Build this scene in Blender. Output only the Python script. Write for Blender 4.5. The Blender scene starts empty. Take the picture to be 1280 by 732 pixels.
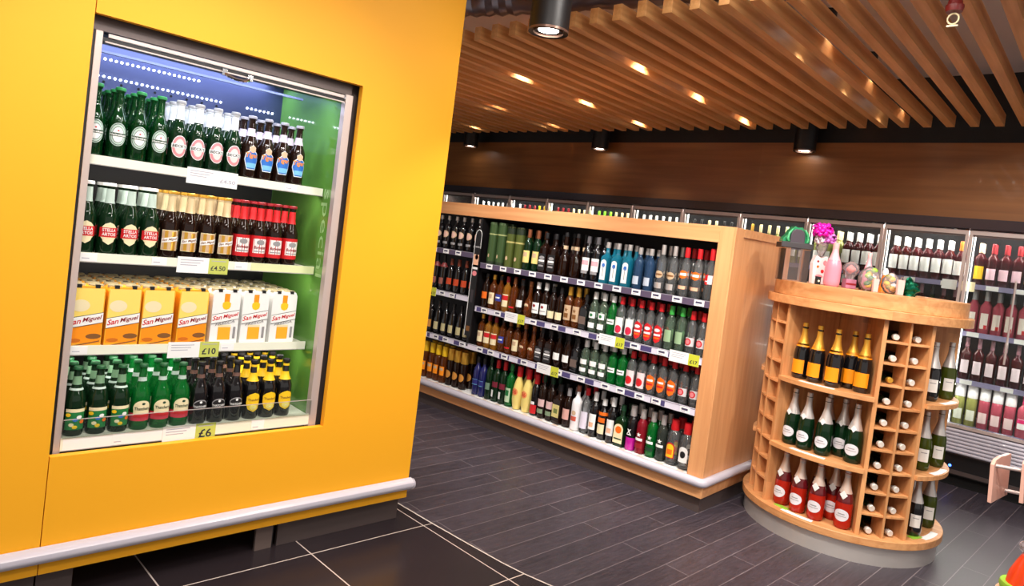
import bpy, bmesh, math, random
from mathutils import Vector, Matrix

random.seed(7)
SC = bpy.context.scene
COL = SC.collection
PI = math.pi
R = math.radians

# ------------------------------------------------------------------ camera
F_PX, YAW, PITCH, ROLL, PPY, CAM_H = 846.56, -0.7336, -0.0331, 0.1249, -44.62, 1.5
cy_, sy_, cp_, sp_ = math.cos(YAW), math.sin(YAW), math.cos(PITCH), math.sin(PITCH)
FW = Vector((sy_ * cp_, cy_ * cp_, sp_)); RT0 = Vector((cy_, -sy_, 0)); UP0 = RT0.cross(FW)
RT = math.cos(ROLL) * RT0 + math.sin(ROLL) * UP0
UP = -math.sin(ROLL) * RT0 + math.cos(ROLL) * UP0
cam_d = bpy.data.cameras.new('camera'); cam = bpy.data.objects.new('camera', cam_d); COL.objects.link(cam)
cam.matrix_world = Matrix(((RT.x, UP.x, -FW.x, 0), (RT.y, UP.y, -FW.y, 0), (RT.z, UP.z, -FW.z, CAM_H), (0, 0, 0, 1)))
cam_d.sensor_width = 36; cam_d.lens = F_PX / 1280 * 36; cam_d.shift_y = PPY / 1280; cam_d.clip_start = 0.02
SC.camera = cam

# ------------------------------------------------------------------ exposure, world, added room lights
SC.view_settings.view_transform = 'Standard'; SC.view_settings.look = 'None'
SC.view_settings.gamma = 1; SC.view_settings.use_curve_mapping = False
SC.view_settings.exposure = 0.0
SC.cycles.transparent_max_bounces = 24
world = bpy.data.worlds.new('world'); SC.world = world; world.use_nodes = True
bg = world.node_tree.nodes['Background']; bg.inputs[0].default_value = (1.0, 0.93, 0.88, 1); bg.inputs[1].default_value = 0.60

WALL_YAW = 0.0774                    # the yellow wall stands a little off square
WD = Vector((math.sin(WALL_YAW), math.cos(WALL_YAW), 0)); WN = Vector((math.cos(WALL_YAW), -math.sin(WALL_YAW), 0))
WALL_M = Matrix.Translation(-2.70 * WN) @ Matrix.Rotation(PI / 2 - WALL_YAW, 4, 'Z')   # x along wall, y into wall, z up


def light(name, kind, loc, energy, color, rot=(0, 0, 0), size=None, size_y=None, mat=None, **kw):
    d = bpy.data.lights.new(name, kind); d.energy = energy; d.color = color
    if kind == 'AREA':
        d.shape = 'RECTANGLE' if size_y else 'SQUARE'; d.size = size
        if size_y: d.size_y = size_y
    for k, v in kw.items(): setattr(d, k, v)
    o = bpy.data.objects.new(name, d); COL.objects.link(o)
    o.location = loc; o.rotation_euler = rot
    if mat is not None: o.matrix_world = mat
    return o


WARM = (1.0, 0.80, 0.60); NEUT = (1.0, 0.93, 0.86); COOL = (0.80, 0.88, 1.0)
light('added_aisle_fill', 'AREA', (-1.1, 0.5, 3.0), 27, NEUT, size=.14, size_y=1.6)  # unseen tubes over the aisle, added for fill and streaks on bottle shoulders
light('added_aisle_fill', 'AREA', (0.1, 0.8, 3.0), 34, NEUT, size=.14, size_y=1.6)
light('added_entrance_fill', 'AREA', (-0.9, 2.3, 2.9), 34, NEUT, size=1.5, size_y=.14)  # two more unseen tubes, added as fill on the entrance side
light('added_entrance_fill', 'AREA', (0.9, 2.6, 2.9), 50, NEUT, size=1.5, size_y=.14)
light('added_wall_fill', 'AREA', (-1.2, 1.5, 3.05), 10, NEUT, rot=(0, R(-38), 0), size=0.5, size_y=2.6)  # area light without a fitting, added to brighten the yellow wall
# unseen spots, added to brighten the displays and put highlights on the bottles
def aimed(name, p, q, energy, cone=70, soft=.05, color=(1.0, 0.94, 0.88)):
    d = (Vector(q) - Vector(p)).to_track_quat('-Z', 'Y').to_euler()
    light(name, 'SPOT', p, energy, color, rot=d, spot_size=R(cone), spot_blend=.7, shadow_soft_size=soft)
aimed('added_fill_spot', (-0.9, 1.3, 2.95), (-2.6, 1.2, 1.1), 80)
aimed('added_fill_spot', (-1.5, 0.3, 2.95), (-2.65, 1.0, 1.0), 60)
aimed('added_fill_spot', (-3.2, 2.70, 2.62), (-3.5, 3.9, .6), 120, 80)
aimed('added_fill_spot', (-2.1, 2.5, 2.62), (-2.4, 3.9, .6), 120, 80)
aimed('added_fill_spot', (-0.9, 2.4, 2.95), (-1.15, 4.2, .7), 170, 70)
aimed('added_fill_spot', (0.3, 3.3, 2.95), (-.9, 4.4, .7), 110, 70)
aimed('added_fill_spot', (0.5, 4.6, 2.95), (-.8, 6.2, .9), 130, 75)


# ------------------------------------------------------------------ materials
def s2l(c):
    return tuple((x / 12.92 if x <= 0.04045 else ((x + 0.055) / 1.055) ** 2.4) for x in c[:3])


def rgb(r, g, b): return s2l((r / 255, g / 255, b / 255))


MATS = {}


def pm(name, col, rough=0.5, metal=0.0, emit=None, es=0.0, coat=0.0, spec=0.5, noise=0.0, nscale=8.0):
    if name in MATS: return MATS[name]
    m = bpy.data.materials.new(name); m.use_nodes = True; nt = m.node_tree
    b = nt.nodes['Principled BSDF']
    b.inputs['Base Color'].default_value = (*col, 1); b.inputs['Roughness'].default_value = rough
    b.inputs['Metallic'].default_value = metal; b.inputs['Coat Weight'].default_value = coat
    b.inputs['Coat Roughness'].default_value = 0.05
    b.inputs['Specular IOR Level'].default_value = spec
    if emit: b.inputs['Emission Color'].default_value = (*emit, 1); b.inputs['Emission Strength'].default_value = es
    if noise:
        tc = nt.nodes.new('ShaderNodeTexCoord'); n = nt.nodes.new('ShaderNodeTexNoise'); n.inputs['Scale'].default_value = nscale
        n.inputs['Detail'].default_value = 3
        mr = nt.nodes.new('ShaderNodeMapRange'); mr.inputs[3].default_value = 1 - noise; mr.inputs[4].default_value = 1 + noise
        mx = nt.nodes.new('ShaderNodeVectorMath'); mx.operation = 'SCALE'; mx.inputs[0].default_value = col
        nt.links.new(tc.outputs['Object'], n.inputs['Vector']); nt.links.new(n.outputs[0], mr.inputs[0])
        nt.links.new(mr.outputs[0], mx.inputs['Scale']); nt.links.new(mx.outputs[0], b.inputs['Base Color'])
    MATS[name] = m
    return m


def glassy(name, tint, alpha=0.35, body=None, rough=0.03, ior=1.5):
    """coloured bottle glass: tinted see-through + a little diffuse body + fresnel gloss"""
    if name in MATS: return MATS[name]
    m = bpy.data.materials.new(name); m.use_nodes = True; nt = m.node_tree; nt.nodes.clear()
    out = nt.nodes.new('ShaderNodeOutputMaterial'); tr = nt.nodes.new('ShaderNodeBsdfTransparent'); tr.inputs[0].default_value = (*tint, 1)
    df = nt.nodes.new('ShaderNodeBsdfDiffuse'); df.inputs[0].default_value = (*(body or tint), 1)
    gl = nt.nodes.new('ShaderNodeBsdfGlossy'); gl.inputs['Roughness'].default_value = rough
    fr = nt.nodes.new('ShaderNodeFresnel'); fr.inputs[0].default_value = ior
    m1 = nt.nodes.new('ShaderNodeMixShader'); m1.inputs[0].default_value = 1 - alpha
    m2 = nt.nodes.new('ShaderNodeMixShader')
    nt.links.new(tr.outputs[0], m1.inputs[1]); nt.links.new(df.outputs[0], m1.inputs[2])
    nt.links.new(fr.outputs[0], m2.inputs[0]); nt.links.new(m1.outputs[0], m2.inputs[1]); nt.links.new(gl.outputs[0], m2.inputs[2])
    nt.links.new(m2.outputs[0], out.inputs[0]); MATS[name] = m
    return m


def wood(name, c1, c2, axis='X', scale=1.0, rough=0.42, board=None, coat=0.04):
    """fine straight grain along one axis, optional glued-up boards"""
    if name in MATS: return MATS[name]
    m = bpy.data.materials.new(name); m.use_nodes = True; nt = m.node_tree; b = nt.nodes['Principled BSDF']
    L = nt.links.new
    tc = nt.nodes.new('ShaderNodeTexCoord'); mp = nt.nodes.new('ShaderNodeMapping')
    st = {'X': (1.2, 22, 22), 'Y': (22, 1.2, 22), 'Z': (22, 22, 1.2)}[axis]
    mp.inputs['Scale'].default_value = [v * scale for v in st]
    n = nt.nodes.new('ShaderNodeTexNoise'); n.inputs['Scale'].default_value = 1.6; n.inputs['Detail'].default_value = 6; n.inputs['Distortion'].default_value = 0.4
    n2 = nt.nodes.new('ShaderNodeTexNoise'); n2.inputs['Scale'].default_value = 1.7; n2.inputs['Detail'].default_value = 2
    cr = nt.nodes.new('ShaderNodeValToRGB'); cr.color_ramp.elements[0].position = 0.3; cr.color_ramp.elements[1].position = 0.72
    cr.color_ramp.elements[0].color = (*c1, 1); cr.color_ramp.elements[1].color = (*c2, 1)
    L(tc.outputs['Object'], mp.inputs[0]); L(mp.outputs[0], n.inputs['Vector']); L(tc.outputs['Object'], n2.inputs['Vector'])
    add = nt.nodes.new('ShaderNodeMath'); add.operation = 'MULTIPLY_ADD'; add.inputs[1].default_value = 0.35; 
    L(n2.outputs[0], add.inputs[0]); 
    sub = nt.nodes.new('ShaderNodeMath'); sub.operation = 'SUBTRACT'; sub.inputs[1].default_value = 0.17; L(n.outputs[0], sub.inputs[0])
    L(sub.outputs[0], add.inputs[2]); L(add.outputs[0], cr.inputs[0])
    colout = cr.outputs[0]
    if board:
        w, ln = board
        mp2 = nt.nodes.new('ShaderNodeMapping')
        if axis == 'Z': mp2.inputs['Rotation'].default_value = (0, R(90), 0)
        br = nt.nodes.new('ShaderNodeTexBrick'); br.inputs['Scale'].default_value = 1; br.inputs['Brick Width'].default_value = ln; br.inputs['Row Height'].default_value = w
        br.inputs['Mortar Size'].default_value = 0.0; br.inputs['Color1'].default_value = (0.80, 0.78, 0.75, 1); br.inputs['Color2'].default_value = (1.08, 1.08, 1.05, 1)
        cmb = nt.nodes.new('ShaderNodeSeparateXYZ'); cb = nt.nodes.new('ShaderNodeCombineXYZ'); L(tc.outputs['Object'], cmb.inputs[0])
        sm = nt.nodes.new('ShaderNodeMath'); sm.operation = 'ADD'
        if axis == 'Z':
            L(cmb.outputs[2], cb.inputs[0]); L(cmb.outputs[0], sm.inputs[0]); L(cmb.outputs[1], sm.inputs[1]); L(sm.outputs[0], cb.inputs[1])
        else:
            L(cmb.outputs[0], sm.inputs[0]); L(cmb.outputs[1], sm.inputs[1]); L(sm.outputs[0], cb.inputs[0]); L(cmb.outputs[2], cb.inputs[1])
        L(cb.outputs[0], br.inputs['Vector'])
        mu = nt.nodes.new('ShaderNodeVectorMath'); mu.operation = 'MULTIPLY'; L(colout, mu.inputs[0]); L(br.outputs[0], mu.inputs[1]); colout = mu.outputs[0]
    L(colout, b.inputs['Base Color']); b.inputs['Roughness'].default_value = rough; b.inputs['Coat Weight'].default_value = coat
    MATS[name] = m
    return m


M_YEL = pm('yellow laminate', rgb(250, 176, 32), 0.55, spec=0.35)
M_DGREY = pm('dark grey metal', rgb(92, 80, 78), 0.4, 0.3)
M_BLACK = pm('black', rgb(22, 20, 22), 0.45)
M_VOID = pm('matt black', rgb(12, 11, 12), 0.9)
M_ALU = pm('pale aluminium', rgb(205, 190, 185), 0.35, 0.35)
M_CHROME = pm('chrome', rgb(225, 225, 228), 0.12, 1.0)
M_RAIL = pm('grey pvc rail', rgb(200, 196, 208), 0.3, 0.0, coat=0.3)
M_SHELFW = pm('cream shelf lip', rgb(238, 240, 222), 0.4)
M_GREEN = pm('green fridge panel', rgb(96, 148, 62), 0.08, coat=0.6)
M_GREENT = pm('pale green lettering', rgb(150, 190, 125), 0.3)
M_WHITE = pm('white paper', rgb(245, 245, 245), 0.6)
M_INK = pm('dark ink', rgb(40, 40, 55), 0.6)
M_GINK = pm('grey ink', rgb(178, 176, 190), 0.6)
M_PRICE = pm('lime price card', rgb(196, 204, 96), 0.55)
M_STEEL = pm('brushed steel', rgb(228, 222, 216), 0.36, 0.65, noise=0.12, nscale=5)
M_NAVY = pm('navy fridge liner', rgb(70, 76, 112), 0.35, 0.4)
M_LED = pm('led white', (1, 1, 1), 0.5, emit=(0.85, 0.92, 1), es=14)
M_LAMP = pm('lamp lens', (1, 1, 1), 0.5, emit=(1, 0.93, 0.82), es=22)
M_OAK = wood('oak', rgb(205, 138, 84), rgb(232, 172, 116), 'X', 1.0, board=(0.05, 0.45))
M_OAKZ = wood('oak upright', rgb(202, 136, 84), rgb(230, 170, 114), 'Z', 1.0, board=(0.06, 0.5))
M_OAKP = wood('oak veneer', rgb(210, 144, 92), rgb(228, 168, 114), 'X', 0.8)
M_OAKV = wood('oak veneer upright', rgb(212, 146, 94), rgb(230, 170, 116), 'Z', 0.7)
M_SLAT = wood('slat timber', rgb(206, 146, 86), rgb(234, 178, 116), 'Y', 1.0, rough=0.5, coat=0.0)
M_FASC = wood('fascia veneer', rgb(122, 76, 38), rgb(146, 94, 50), 'X', 0.5, rough=0.4, board=(0.9, 2.4), coat=0.1)
M_STRIPD = pm('dark shelf strip', rgb(92, 80, 104), 0.35)
M_STRIPW = pm('white shelf strip', rgb(226, 222, 238), 0.35)
M_STRIPP = pm('purple strip segment', rgb(80, 72, 122), 0.4)
M_BACK = pm('shelf back', rgb(30, 26, 30), 0.6)
M_CEIL = pm('ceiling plaster', rgb(222, 216, 216), 0.85)
M_BULK = pm('black bulkhead', rgb(16, 13, 15), 0.6)
M_DUCT = pm('foil duct', rgb(130, 124, 132), 0.35, 0.7)
M_GLASS = glassy('door glass', (0.93, 0.96, 0.95), 0.985, body=(0.5, 0.55, 0.55), ior=1.25)
M_GLASS2 = glassy('acrylic', (0.97, 0.94, 0.93), 0.97, body=(0.8, 0.7, 0.68), ior=1.2)


# ------------------------------------------------------------------ mesh builder
class MB:
    def __init__(s): s.v = []; s.f = []; s.m = []; s.mats = []

    def mi(s, mat):
        if mat not in s.mats: s.mats.append(mat)
        return s.mats.index(mat)

    def add(s, verts, faces, mat, M=None):
        o = len(s.v); k = s.mi(mat)
        s.v += [tuple(M @ Vector(v)) if M else tuple(v) for v in verts]
        for f in faces: s.f.append([i + o for i in f]); s.m.append(k)

    def box(s, x0, x1, y0, y1, z0, z1, mat, M=None):
        v = [(x0, y0, z0), (x1, y0, z0), (x1, y1, z0), (x0, y1, z0), (x0, y0, z1), (x1, y0, z1), (x1, y1, z1), (x0, y1, z1)]
        s.add(v, [(0, 3, 2, 1), (4, 5, 6, 7), (0, 1, 5, 4), (1, 2, 6, 5), (2, 3, 7, 6), (3, 0, 4, 7)], mat, M)
        return s

    def prism(s, pts, z0, z1, mat, M=None):
        n = len(pts)
        s.add([(x, y, z0) for x, y in pts] + [(x, y, z1) for x, y in pts],
              [tuple(range(n))[::-1], tuple(range(n, 2 * n))] + [(i, (i + 1) % n, n + (i + 1) % n, n + i) for i in range(n)], mat, M)
        return s

    def sector(s, r0, r1, a0, a1, z0, z1, mat, n=14):
        a = [a0 + (a1 - a0) * i / n for i in range(n + 1)]
        pts = [(r1 * math.cos(R(t)), r1 * math.sin(R(t))) for t in a]
        pts += [(r0 * math.cos(R(t)), r0 * math.sin(R(t))) for t in reversed(a)] if r0 > 0 else [(0, 0)]
        o = len(s.v); k = s.mi(mat); m = len(pts)
        s.v += [(x, y, z0) for x, y in pts] + [(x, y, z1) for x, y in pts]
        for i in range(n):
            if r0 > 0:
                q = (i, i + 1, m - 2 - i, m - 1 - i)
            else:
                q = (i, i + 1, m - 1)
            s.f.append([o + j for j in reversed(q)]); s.m.append(k); s.f.append([o + m + j for j in q]); s.m.append(k)
        for i in range(m):
            j = (i + 1) % m; s.f.append([o + i, o + j, o + m + j, o + m + i]); s.m.append(k)
        return s

    def lathe(s, prof, mat, seg=18, M=None, cap0=True, cap1=True, flat=False):
        """prof: (r, z) or (r, z, n): n > 2 squares the section off"""
        vs = []; n = len(prof)
        for p in prof:
            r, z = p[0], p[1]; e = p[2] if len(p) > 2 else 2.0
            for i in range(seg):
                a = 2 * PI * (i + 0.5) / seg - PI / 2; c, q = math.cos(a), math.sin(a)
                k = 1.0 if e == 2.0 else (abs(c) ** e + abs(q) ** e) ** (-1 / e)
                vs.append((r * k * c, r * k * q, z))
        fs = [(j * seg + i, j * seg + (i + 1) % seg, (j + 1) * seg + (i + 1) % seg, (j + 1) * seg + i) for j in range(n - 1) for i in range(seg)]
        if cap0: fs.append(tuple(range(seg))[::-1])
        if cap1: fs.append(tuple((n - 1) * seg + i for i in range(seg)))
        s.add(vs, fs, mat, M)
        return s

    def tube(s, pts, r, mat, seg=12, M=None):
        pts = [Vector(p) for p in pts]; vs = []; n = len(pts)
        for i, p in enumerate(pts):
            d = (pts[min(i + 1, n - 1)] - pts[max(i - 1, 0)]).normalized()
            u = d.cross(Vector((0, 0, 1)))
            if u.length < 1e-4: u = Vector((1, 0, 0))
            u.normalize(); w = u.cross(d)
            rr = r[i] if isinstance(r, (list, tuple)) else r
            for k in range(seg):
                a = 2 * PI * k / seg; vs.append(tuple(p + rr * (math.cos(a) * u + math.sin(a) * w)))
        fs = [(j * seg + i, j * seg + (i + 1) % seg, (j + 1) * seg + (i + 1) % seg, (j + 1) * seg + i) for j in range(n - 1) for i in range(seg)]
        fs += [tuple(range(seg))[::-1], tuple((n - 1) * seg + i for i in range(seg))]
        s.add(vs, fs, mat, M)
        return s

    def mesh(s, name, smooth=None):
        me = bpy.data.meshes.new(name); me.from_pydata(s.v, [], s.f)
        for m in s.mats: me.materials.append(m)
        me.polygons.foreach_set('material_index', s.m)
        me.update()
        bm = bmesh.new(); bm.from_mesh(me); bmesh.ops.recalc_face_normals(bm, faces=bm.faces)
        if smooth is not None:
            for f in bm.faces: f.smooth = True
            for e in bm.edges:
                if len(e.link_faces) == 2 and e.calc_face_angle(0) > R(smooth): e.smooth = False
        bm.to_mesh(me); bm.free()
        return me

    def obj(s, name, parent=None, M=None, smooth=None, bevel=0):
        o = bpy.data.objects.new(name, s.mesh(name, smooth)); COL.objects.link(o)
        if parent: o.parent = parent
        if M is not None: o.matrix_local = M
        if bevel:
            b = o.modifiers.new('bevel', 'BEVEL'); b.width = bevel; b.segments = 2; b.limit_method = 'ANGLE'
        return o


def tag(o, label, cat, group=None, kind=None):
    if label: o['label'] = label
    if cat: o['category'] = cat
    if group: o['group'] = group
    if kind: o['kind'] = kind
    return o


def struct(o): o['kind'] = 'structure'; return o


def empty(name, M=None, loc=None):
    o = bpy.data.objects.new(name, None); COL.objects.link(o); o.empty_display_size = 0.05
    if M is not None: o.matrix_world = M
    if loc is not None: o.location = loc
    return o


# ------------------------------------------------------------------ lettering and label patches
TEXTS = {}


def text_geo(s, bold=0.02, shear=0.0):
    key = (s, bold, shear)
    if key not in TEXTS:
        c = bpy.data.curves.new('lettering', 'FONT'); c.body = s; c.size = 1; c.offset = bold; c.shear = shear; c.resolution_u = 2
        o = bpy.data.objects.new('lettering', c); COL.objects.link(o)
        dg = bpy.context.evaluated_depsgraph_get(); ev = o.evaluated_get(dg); me = ev.to_mesh()
        v = [(p.co.x, p.co.y) for p in me.vertices]; f = [list(p.vertices) for p in me.polygons]; ev.to_mesh_clear()
        bpy.data.objects.remove(o); bpy.data.curves.remove(c)
        x0 = min(p[0] for p in v); x1 = max(p[0] for p in v); y0 = min(p[1] for p in v); y1 = max(p[1] for p in v)
        TEXTS[key] = ([((x - (x0 + x1) / 2) / (x1 - x0), (y - (y0 + y1) / 2) / (y1 - y0)) for x, y in v], f, (x1 - x0) / (y1 - y0))
    return TEXTS[key]


def shape_pts(kind, cx, cz, w, h):
    if kind == 'rect': return [(cx - w / 2, cz - h / 2), (cx + w / 2, cz - h / 2), (cx + w / 2, cz + h / 2), (cx - w / 2, cz + h / 2)]
    if kind == 'oval': return [(cx + w / 2 * math.cos(t * PI / 12), cz + h / 2 * math.sin(t * PI / 12)) for t in range(24)]
    if kind == 'dia': return [(cx, cz - h / 2), (cx + w / 2, cz), (cx, cz + h / 2), (cx - w / 2, cz)]
    if kind == 'para': return [(cx - w / 2, cz - h / 2 - w * .10), (cx + w / 2, cz - h / 2 + w * .10), (cx + w / 2, cz + h / 2 + w * .10), (cx - w / 2, cz + h / 2 - w * .10)]
    if kind == 'arch': return [(cx - w / 2, cz - h / 2), (cx + w / 2, cz - h / 2)] + [(cx + w / 2 * math.cos(t * PI / 10), cz + h / 2 - w / 2 + w / 2 * math.sin(t * PI / 10)) for t in range(11)]
    if kind == 'shield': return [(cx, cz - h / 2), (cx + w * .36, cz - h * .36), (cx + w / 2, cz - h * .1), (cx + w / 2, cz + h * .28), (cx + w * .3, cz + h * .42), (cx, cz + h / 2), (cx - w * .3, cz + h * .42), (cx - w / 2, cz + h * .28), (cx - w / 2, cz - h * .1), (cx - w * .36, cz - h * .36)]
    if kind == 'star': return [(cx + (w / 2 if i % 2 == 0 else w / 5) * math.sin(i * PI / 5), cz + (w / 2 if i % 2 == 0 else w / 5) * math.cos(i * PI / 5)) for i in range(10)]
    if kind == 'tulip': return [(cx - w * .3, cz - h / 2), (cx + w * .3, cz - h / 2), (cx + w / 2, cz - h * .1), (cx + w * .42, cz + h * .16), (cx + w * .2, cz + h * .26), (cx + w * .22, cz + h * .4), (cx, cz + h / 2), (cx - w * .22, cz + h * .4), (cx - w * .2, cz + h * .26), (cx - w * .42, cz + h * .16), (cx - w / 2, cz - h * .1)]


def put_shape(mb, el, r, lay, step=0.008):
    """one flat element laid on the front (-y) of a cylinder of radius r (r = 0: flat at y = -lay)"""
    if el[0] == 'text':
        _, s, cx, cz, w, h, mat = el[:7]; shear = el[7] if len(el) > 7 else 0.0; slope = el[8] if len(el) > 8 else 0.0
        v, f, asp = text_geo(s, 0.02, shear)
        P = [(cx + x * w, cz + z * h + x * w * slope) for x, z in v]
    else:
        kind, cx, cz, w, h, mat = el[:6]
        if r:
            bm = bmesh.new(); bm.faces.new([bm.verts.new((x, 0, z)) for x, z in shape_pts(kind, cx, cz, w, h)])
            x = -int(w / 2 / step) * step
            while x < w / 2:
                bmesh.ops.bisect_plane(bm, geom=bm.verts[:] + bm.edges[:] + bm.faces[:], plane_co=(cx + x, 0, 0), plane_no=(1, 0, 0)); x += step
            bm.verts.index_update(); P = [(q.co.x, q.co.z) for q in bm.verts]; f = [[q.index for q in fc.verts] for fc in bm.faces]; bm.free()
        else:
            P = shape_pts(kind, cx, cz, w, h); f = [list(range(len(P)))]
    if r: V = [((r + lay) * math.sin(x / r), -(r + lay) * math.cos(x / r), z) for x, z in P]
    else: V = [(x, -lay, z) for x, z in P]
    o = len(mb.v); k = mb.mi(mat); mb.v += V
    for q in f: mb.f.append([i + o for i in q]); mb.m.append(k)


# ------------------------------------------------------------------ bottle kinds
def P_beer(r, h): return [(r * .9, 0), (r, .008), (r, .50 * h), (r * .96, .55 * h), (r * .78, .62 * h), (r * .56, .69 * h), (r * .44, .76 * h), (r * .38, .93 * h), (r * .45, .935 * h), (r * .45, .955 * h), (r * .38, .96 * h), (r * .38, .99 * h)]
def P_stub(r, h): return [(r * .9, 0), (r, .008), (r, .50 * h), (r * .97, .55 * h), (r * .80, .62 * h), (r * .52, .70 * h), (r * .42, .76 * h), (r * .36, .93 * h), (r * .40, .935 * h), (r * .40, .99 * h)]
def P_champ(r, h): return [(r * .8, 0), (r * .97, .01), (r, .03), (r, .42 * h), (r * .95, .50 * h), (r * .80, .58 * h), (r * .55, .68 * h), (r * .38, .78 * h), (r * .32, .88 * h), (r * .36, .90 * h), (r * .36, .93 * h), (r * .30, .935 * h), (r * .30, .985 * h)]
def P_wine(r, h): return [(r * .9, 0), (r, .008), (r, .60 * h), (r * .92, .66 * h), (r * .52, .72 * h), (r * .36, .77 * h), (r * .32, .99 * h)]
def P_round(r, h): return [(r * .92, 0), (r, .008), (r, .62 * h), (r * .93, .68 * h), (r * .62, .74 * h), (r * .40, .79 * h), (r * .38, .99 * h)]
def P_square(r, h): return [(r * .94, 0, 6), (r, .008, 6), (r, .60 * h, 6), (r * .9, .66 * h, 4.5), (r * .5, .71 * h, 2.6), (r * .40, .75 * h), (r * .37, .99 * h)]
def P_taper(r, h): return [(r * .74, 0, 5), (r * .78, .01, 5), (r, .62 * h, 5), (r * .85, .67 * h, 4), (r * .48, .72 * h, 2.4), (r * .38, .77 * h), (r * .37, .99 * h)]
def P_low(r, h): return [(r * .95, 0), (r * 1.05, .01), (r * 1.08, .25 * h), (r, .42 * h), (r * .6, .52 * h), (r * .42, .58 * h), (r * .36, .99 * h)]
def P_tube(r, h): return [(r, 0), (r, .985 * h)]
def P_belly(r, h): return [(r * .7, 0), (r * .8, .02), (r, .22 * h), (r * .98, .45 * h), (r * .75, .62 * h), (r * .42, .74 * h), (r * .38, .99 * h)]


def interp(prof, z):
    for a, b in zip(prof, prof[1:]):
        if a[1] <= z <= b[1]:
            t = (z - a[1]) / max(b[1] - a[1], 1e-9); return (a[0] + (b[0] - a[0]) * t, z, (a[2] if len(a) > 2 else 2.0))
    return (prof[-1][0], z, 2.0)


def wrap_prof(prof, z0, z1, off):
    q = [interp(prof, z0)] + [(p[0], p[1], p[2] if len(p) > 2 else 2.0) for p in prof if z0 < p[1] < z1] + [interp(prof, z1)]
    return [(p[0] + off, p[1], p[2]) for p in q]


def make_bottle(name, K, seg=16, single=False):
    """K: prof, r, h, glass, cap=(z0,mat,extra r), wraps=[(part name,z0,z1,mat)], front=[elements], flat=bool"""
    prof = K['prof'](K['r'], K['h']); h = K['h']
    g = MB(); g.lathe(prof, K['glass'], seg)
    parts = []
    if K.get('cap'):
        z0, cm, ex = K['cap']; r0 = interp(prof, z0 * h)[0] + ex
        c = g if single else MB()
        n = K.get('capn', 2.0)
        c.lathe([(r0, z0 * h, n), (r0 * 1.02, z0 * h + .002, n), (r0 * .98, h - .002, n), (r0 * .85, h, n)], cm, max(10, seg - 4)); parts.append((K.get('capname', 'cap'), c))
    for (pn, z0, z1, mm) in K.get('wraps', []):
        w = g if single else MB(); w.lathe(wrap_prof(prof, z0 * h, z1 * h, .0007), mm, seg, cap0=False, cap1=False); parts.append((pn, w))
    if K.get('front'):
        fr = g if single else MB()
        rr = 0 if K.get('flat') else K['r']
        for i, el in enumerate(K['front']):
            put_shape(fr, el, rr, (K['r'] + .0006 if not rr else .0007) + .0004 * i)
        parts.append((K.get('frontname', 'label'), fr))
    root = g.obj(name, smooth=40)
    if not single:
        for pn, mb in parts: mb.obj(pn, root, smooth=40)
    return root


ORD = ['first', 'second', 'third', 'fourth', 'fifth', 'sixth', 'seventh', 'eighth', 'ninth', 'tenth', 'eleventh', 'twelfth', 'thirteenth',
       'fourteenth', 'fifteenth', 'sixteenth', 'seventeenth', 'eighteenth', 'nineteenth', 'twentieth', 'twenty-first', 'twenty-second',
       'twenty-third', 'twenty-fourth', 'twenty-fifth', 'twenty-sixth', 'twenty-seventh', 'twenty-eighth', 'twenty-ninth', 'thirtieth',
       'thirty-first', 'thirty-second', 'thirty-third', 'thirty-fourth', 'thirty-fifth', 'thirty-sixth', 'thirty-seventh', 'thirty-eighth', 'thirty-ninth', 'fortieth']
PROTO = {}
COUNT = {}


def place(key, K, loc, rot, where, group, cat='bottle', basis=None, seg=16, single=False):
    """first use builds the thing, later uses copy it and each of its parts"""
    if key not in PROTO:
        o = (K['make'](K['name']) if 'make' in K else make_bottle(K.get('name', 'spirit_bottle'), K, seg, single)); PROTO[key] = o
    else:
        src = PROTO[key]; o = src.copy(); COL.objects.link(o)
        for ch in list(src.children):
            if ch.parent is src:
                c = ch.copy(); COL.objects.link(c); c.parent = o
    M = (basis or Matrix.Identity(4)) @ Matrix.Translation(loc) @ (rot if isinstance(rot, Matrix) else Matrix.Rotation(rot, 4, 'Z'))
    o.matrix_world = M
    n = COUNT.get((K['desc'], where), 0); COUNT[(K['desc'], where)] = n + 1
    lab = f"{K['desc']}, {ORD[n]} such from left, {where}"
    if len(lab.split()) > 16: print('LONG', len(lab.split()), lab)
    tag(o, lab, cat, group)
    return o


G_GREEN = glassy('green beer glass', (0.08, 0.46, 0.13), 0.6, body=rgb(8, 66, 26))
G_DKGREEN = glassy('dark green glass', (0.03, 0.16, 0.05), 0.2, body=rgb(14, 44, 22))
G_BROWN = glassy('brown glass', (0.10, 0.03, 0.01), 0.2, body=rgb(36, 20, 14))
G_BLACKG = pm('black glass', rgb(16, 14, 16), 0.06, coat=0.5)
G_CLEAR = glassy('clear glass', (0.93, 0.95, 0.95), 0.93, body=rgb(235, 238, 240), rough=.04)
G_PALEG = glassy('pale green glass', (0.80, 0.93, 0.82), 0.90, body=rgb(180, 210, 182), rough=.05)
G_AMBER = glassy('amber spirit', (0.60, 0.25, 0.06), 0.65, body=rgb(132, 66, 18))
G_DKAMB = glassy('dark amber spirit', (0.16, 0.05, 0.015), 0.45, body=rgb(40, 19, 10))
G_GOLDY = glassy('golden spirit', (0.8, 0.5, 0.12), 0.6, body=rgb(196, 130, 40))
G_BLUE = glassy('sapphire glass', (0.15, 0.65, 0.78), 0.5, body=rgb(34, 140, 170))
G_DBLUE = glassy('dull blue glass', (0.35, 0.5, 0.68), 0.62, body=rgb(64, 100, 142))
G_NAVY = pm('navy bottle', rgb(26, 30, 92), 0.15, coat=0.4)
G_EMER = glassy('emerald glass', (0.04, 0.60, 0.2), 0.55, body=rgb(8, 130, 50))
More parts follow.
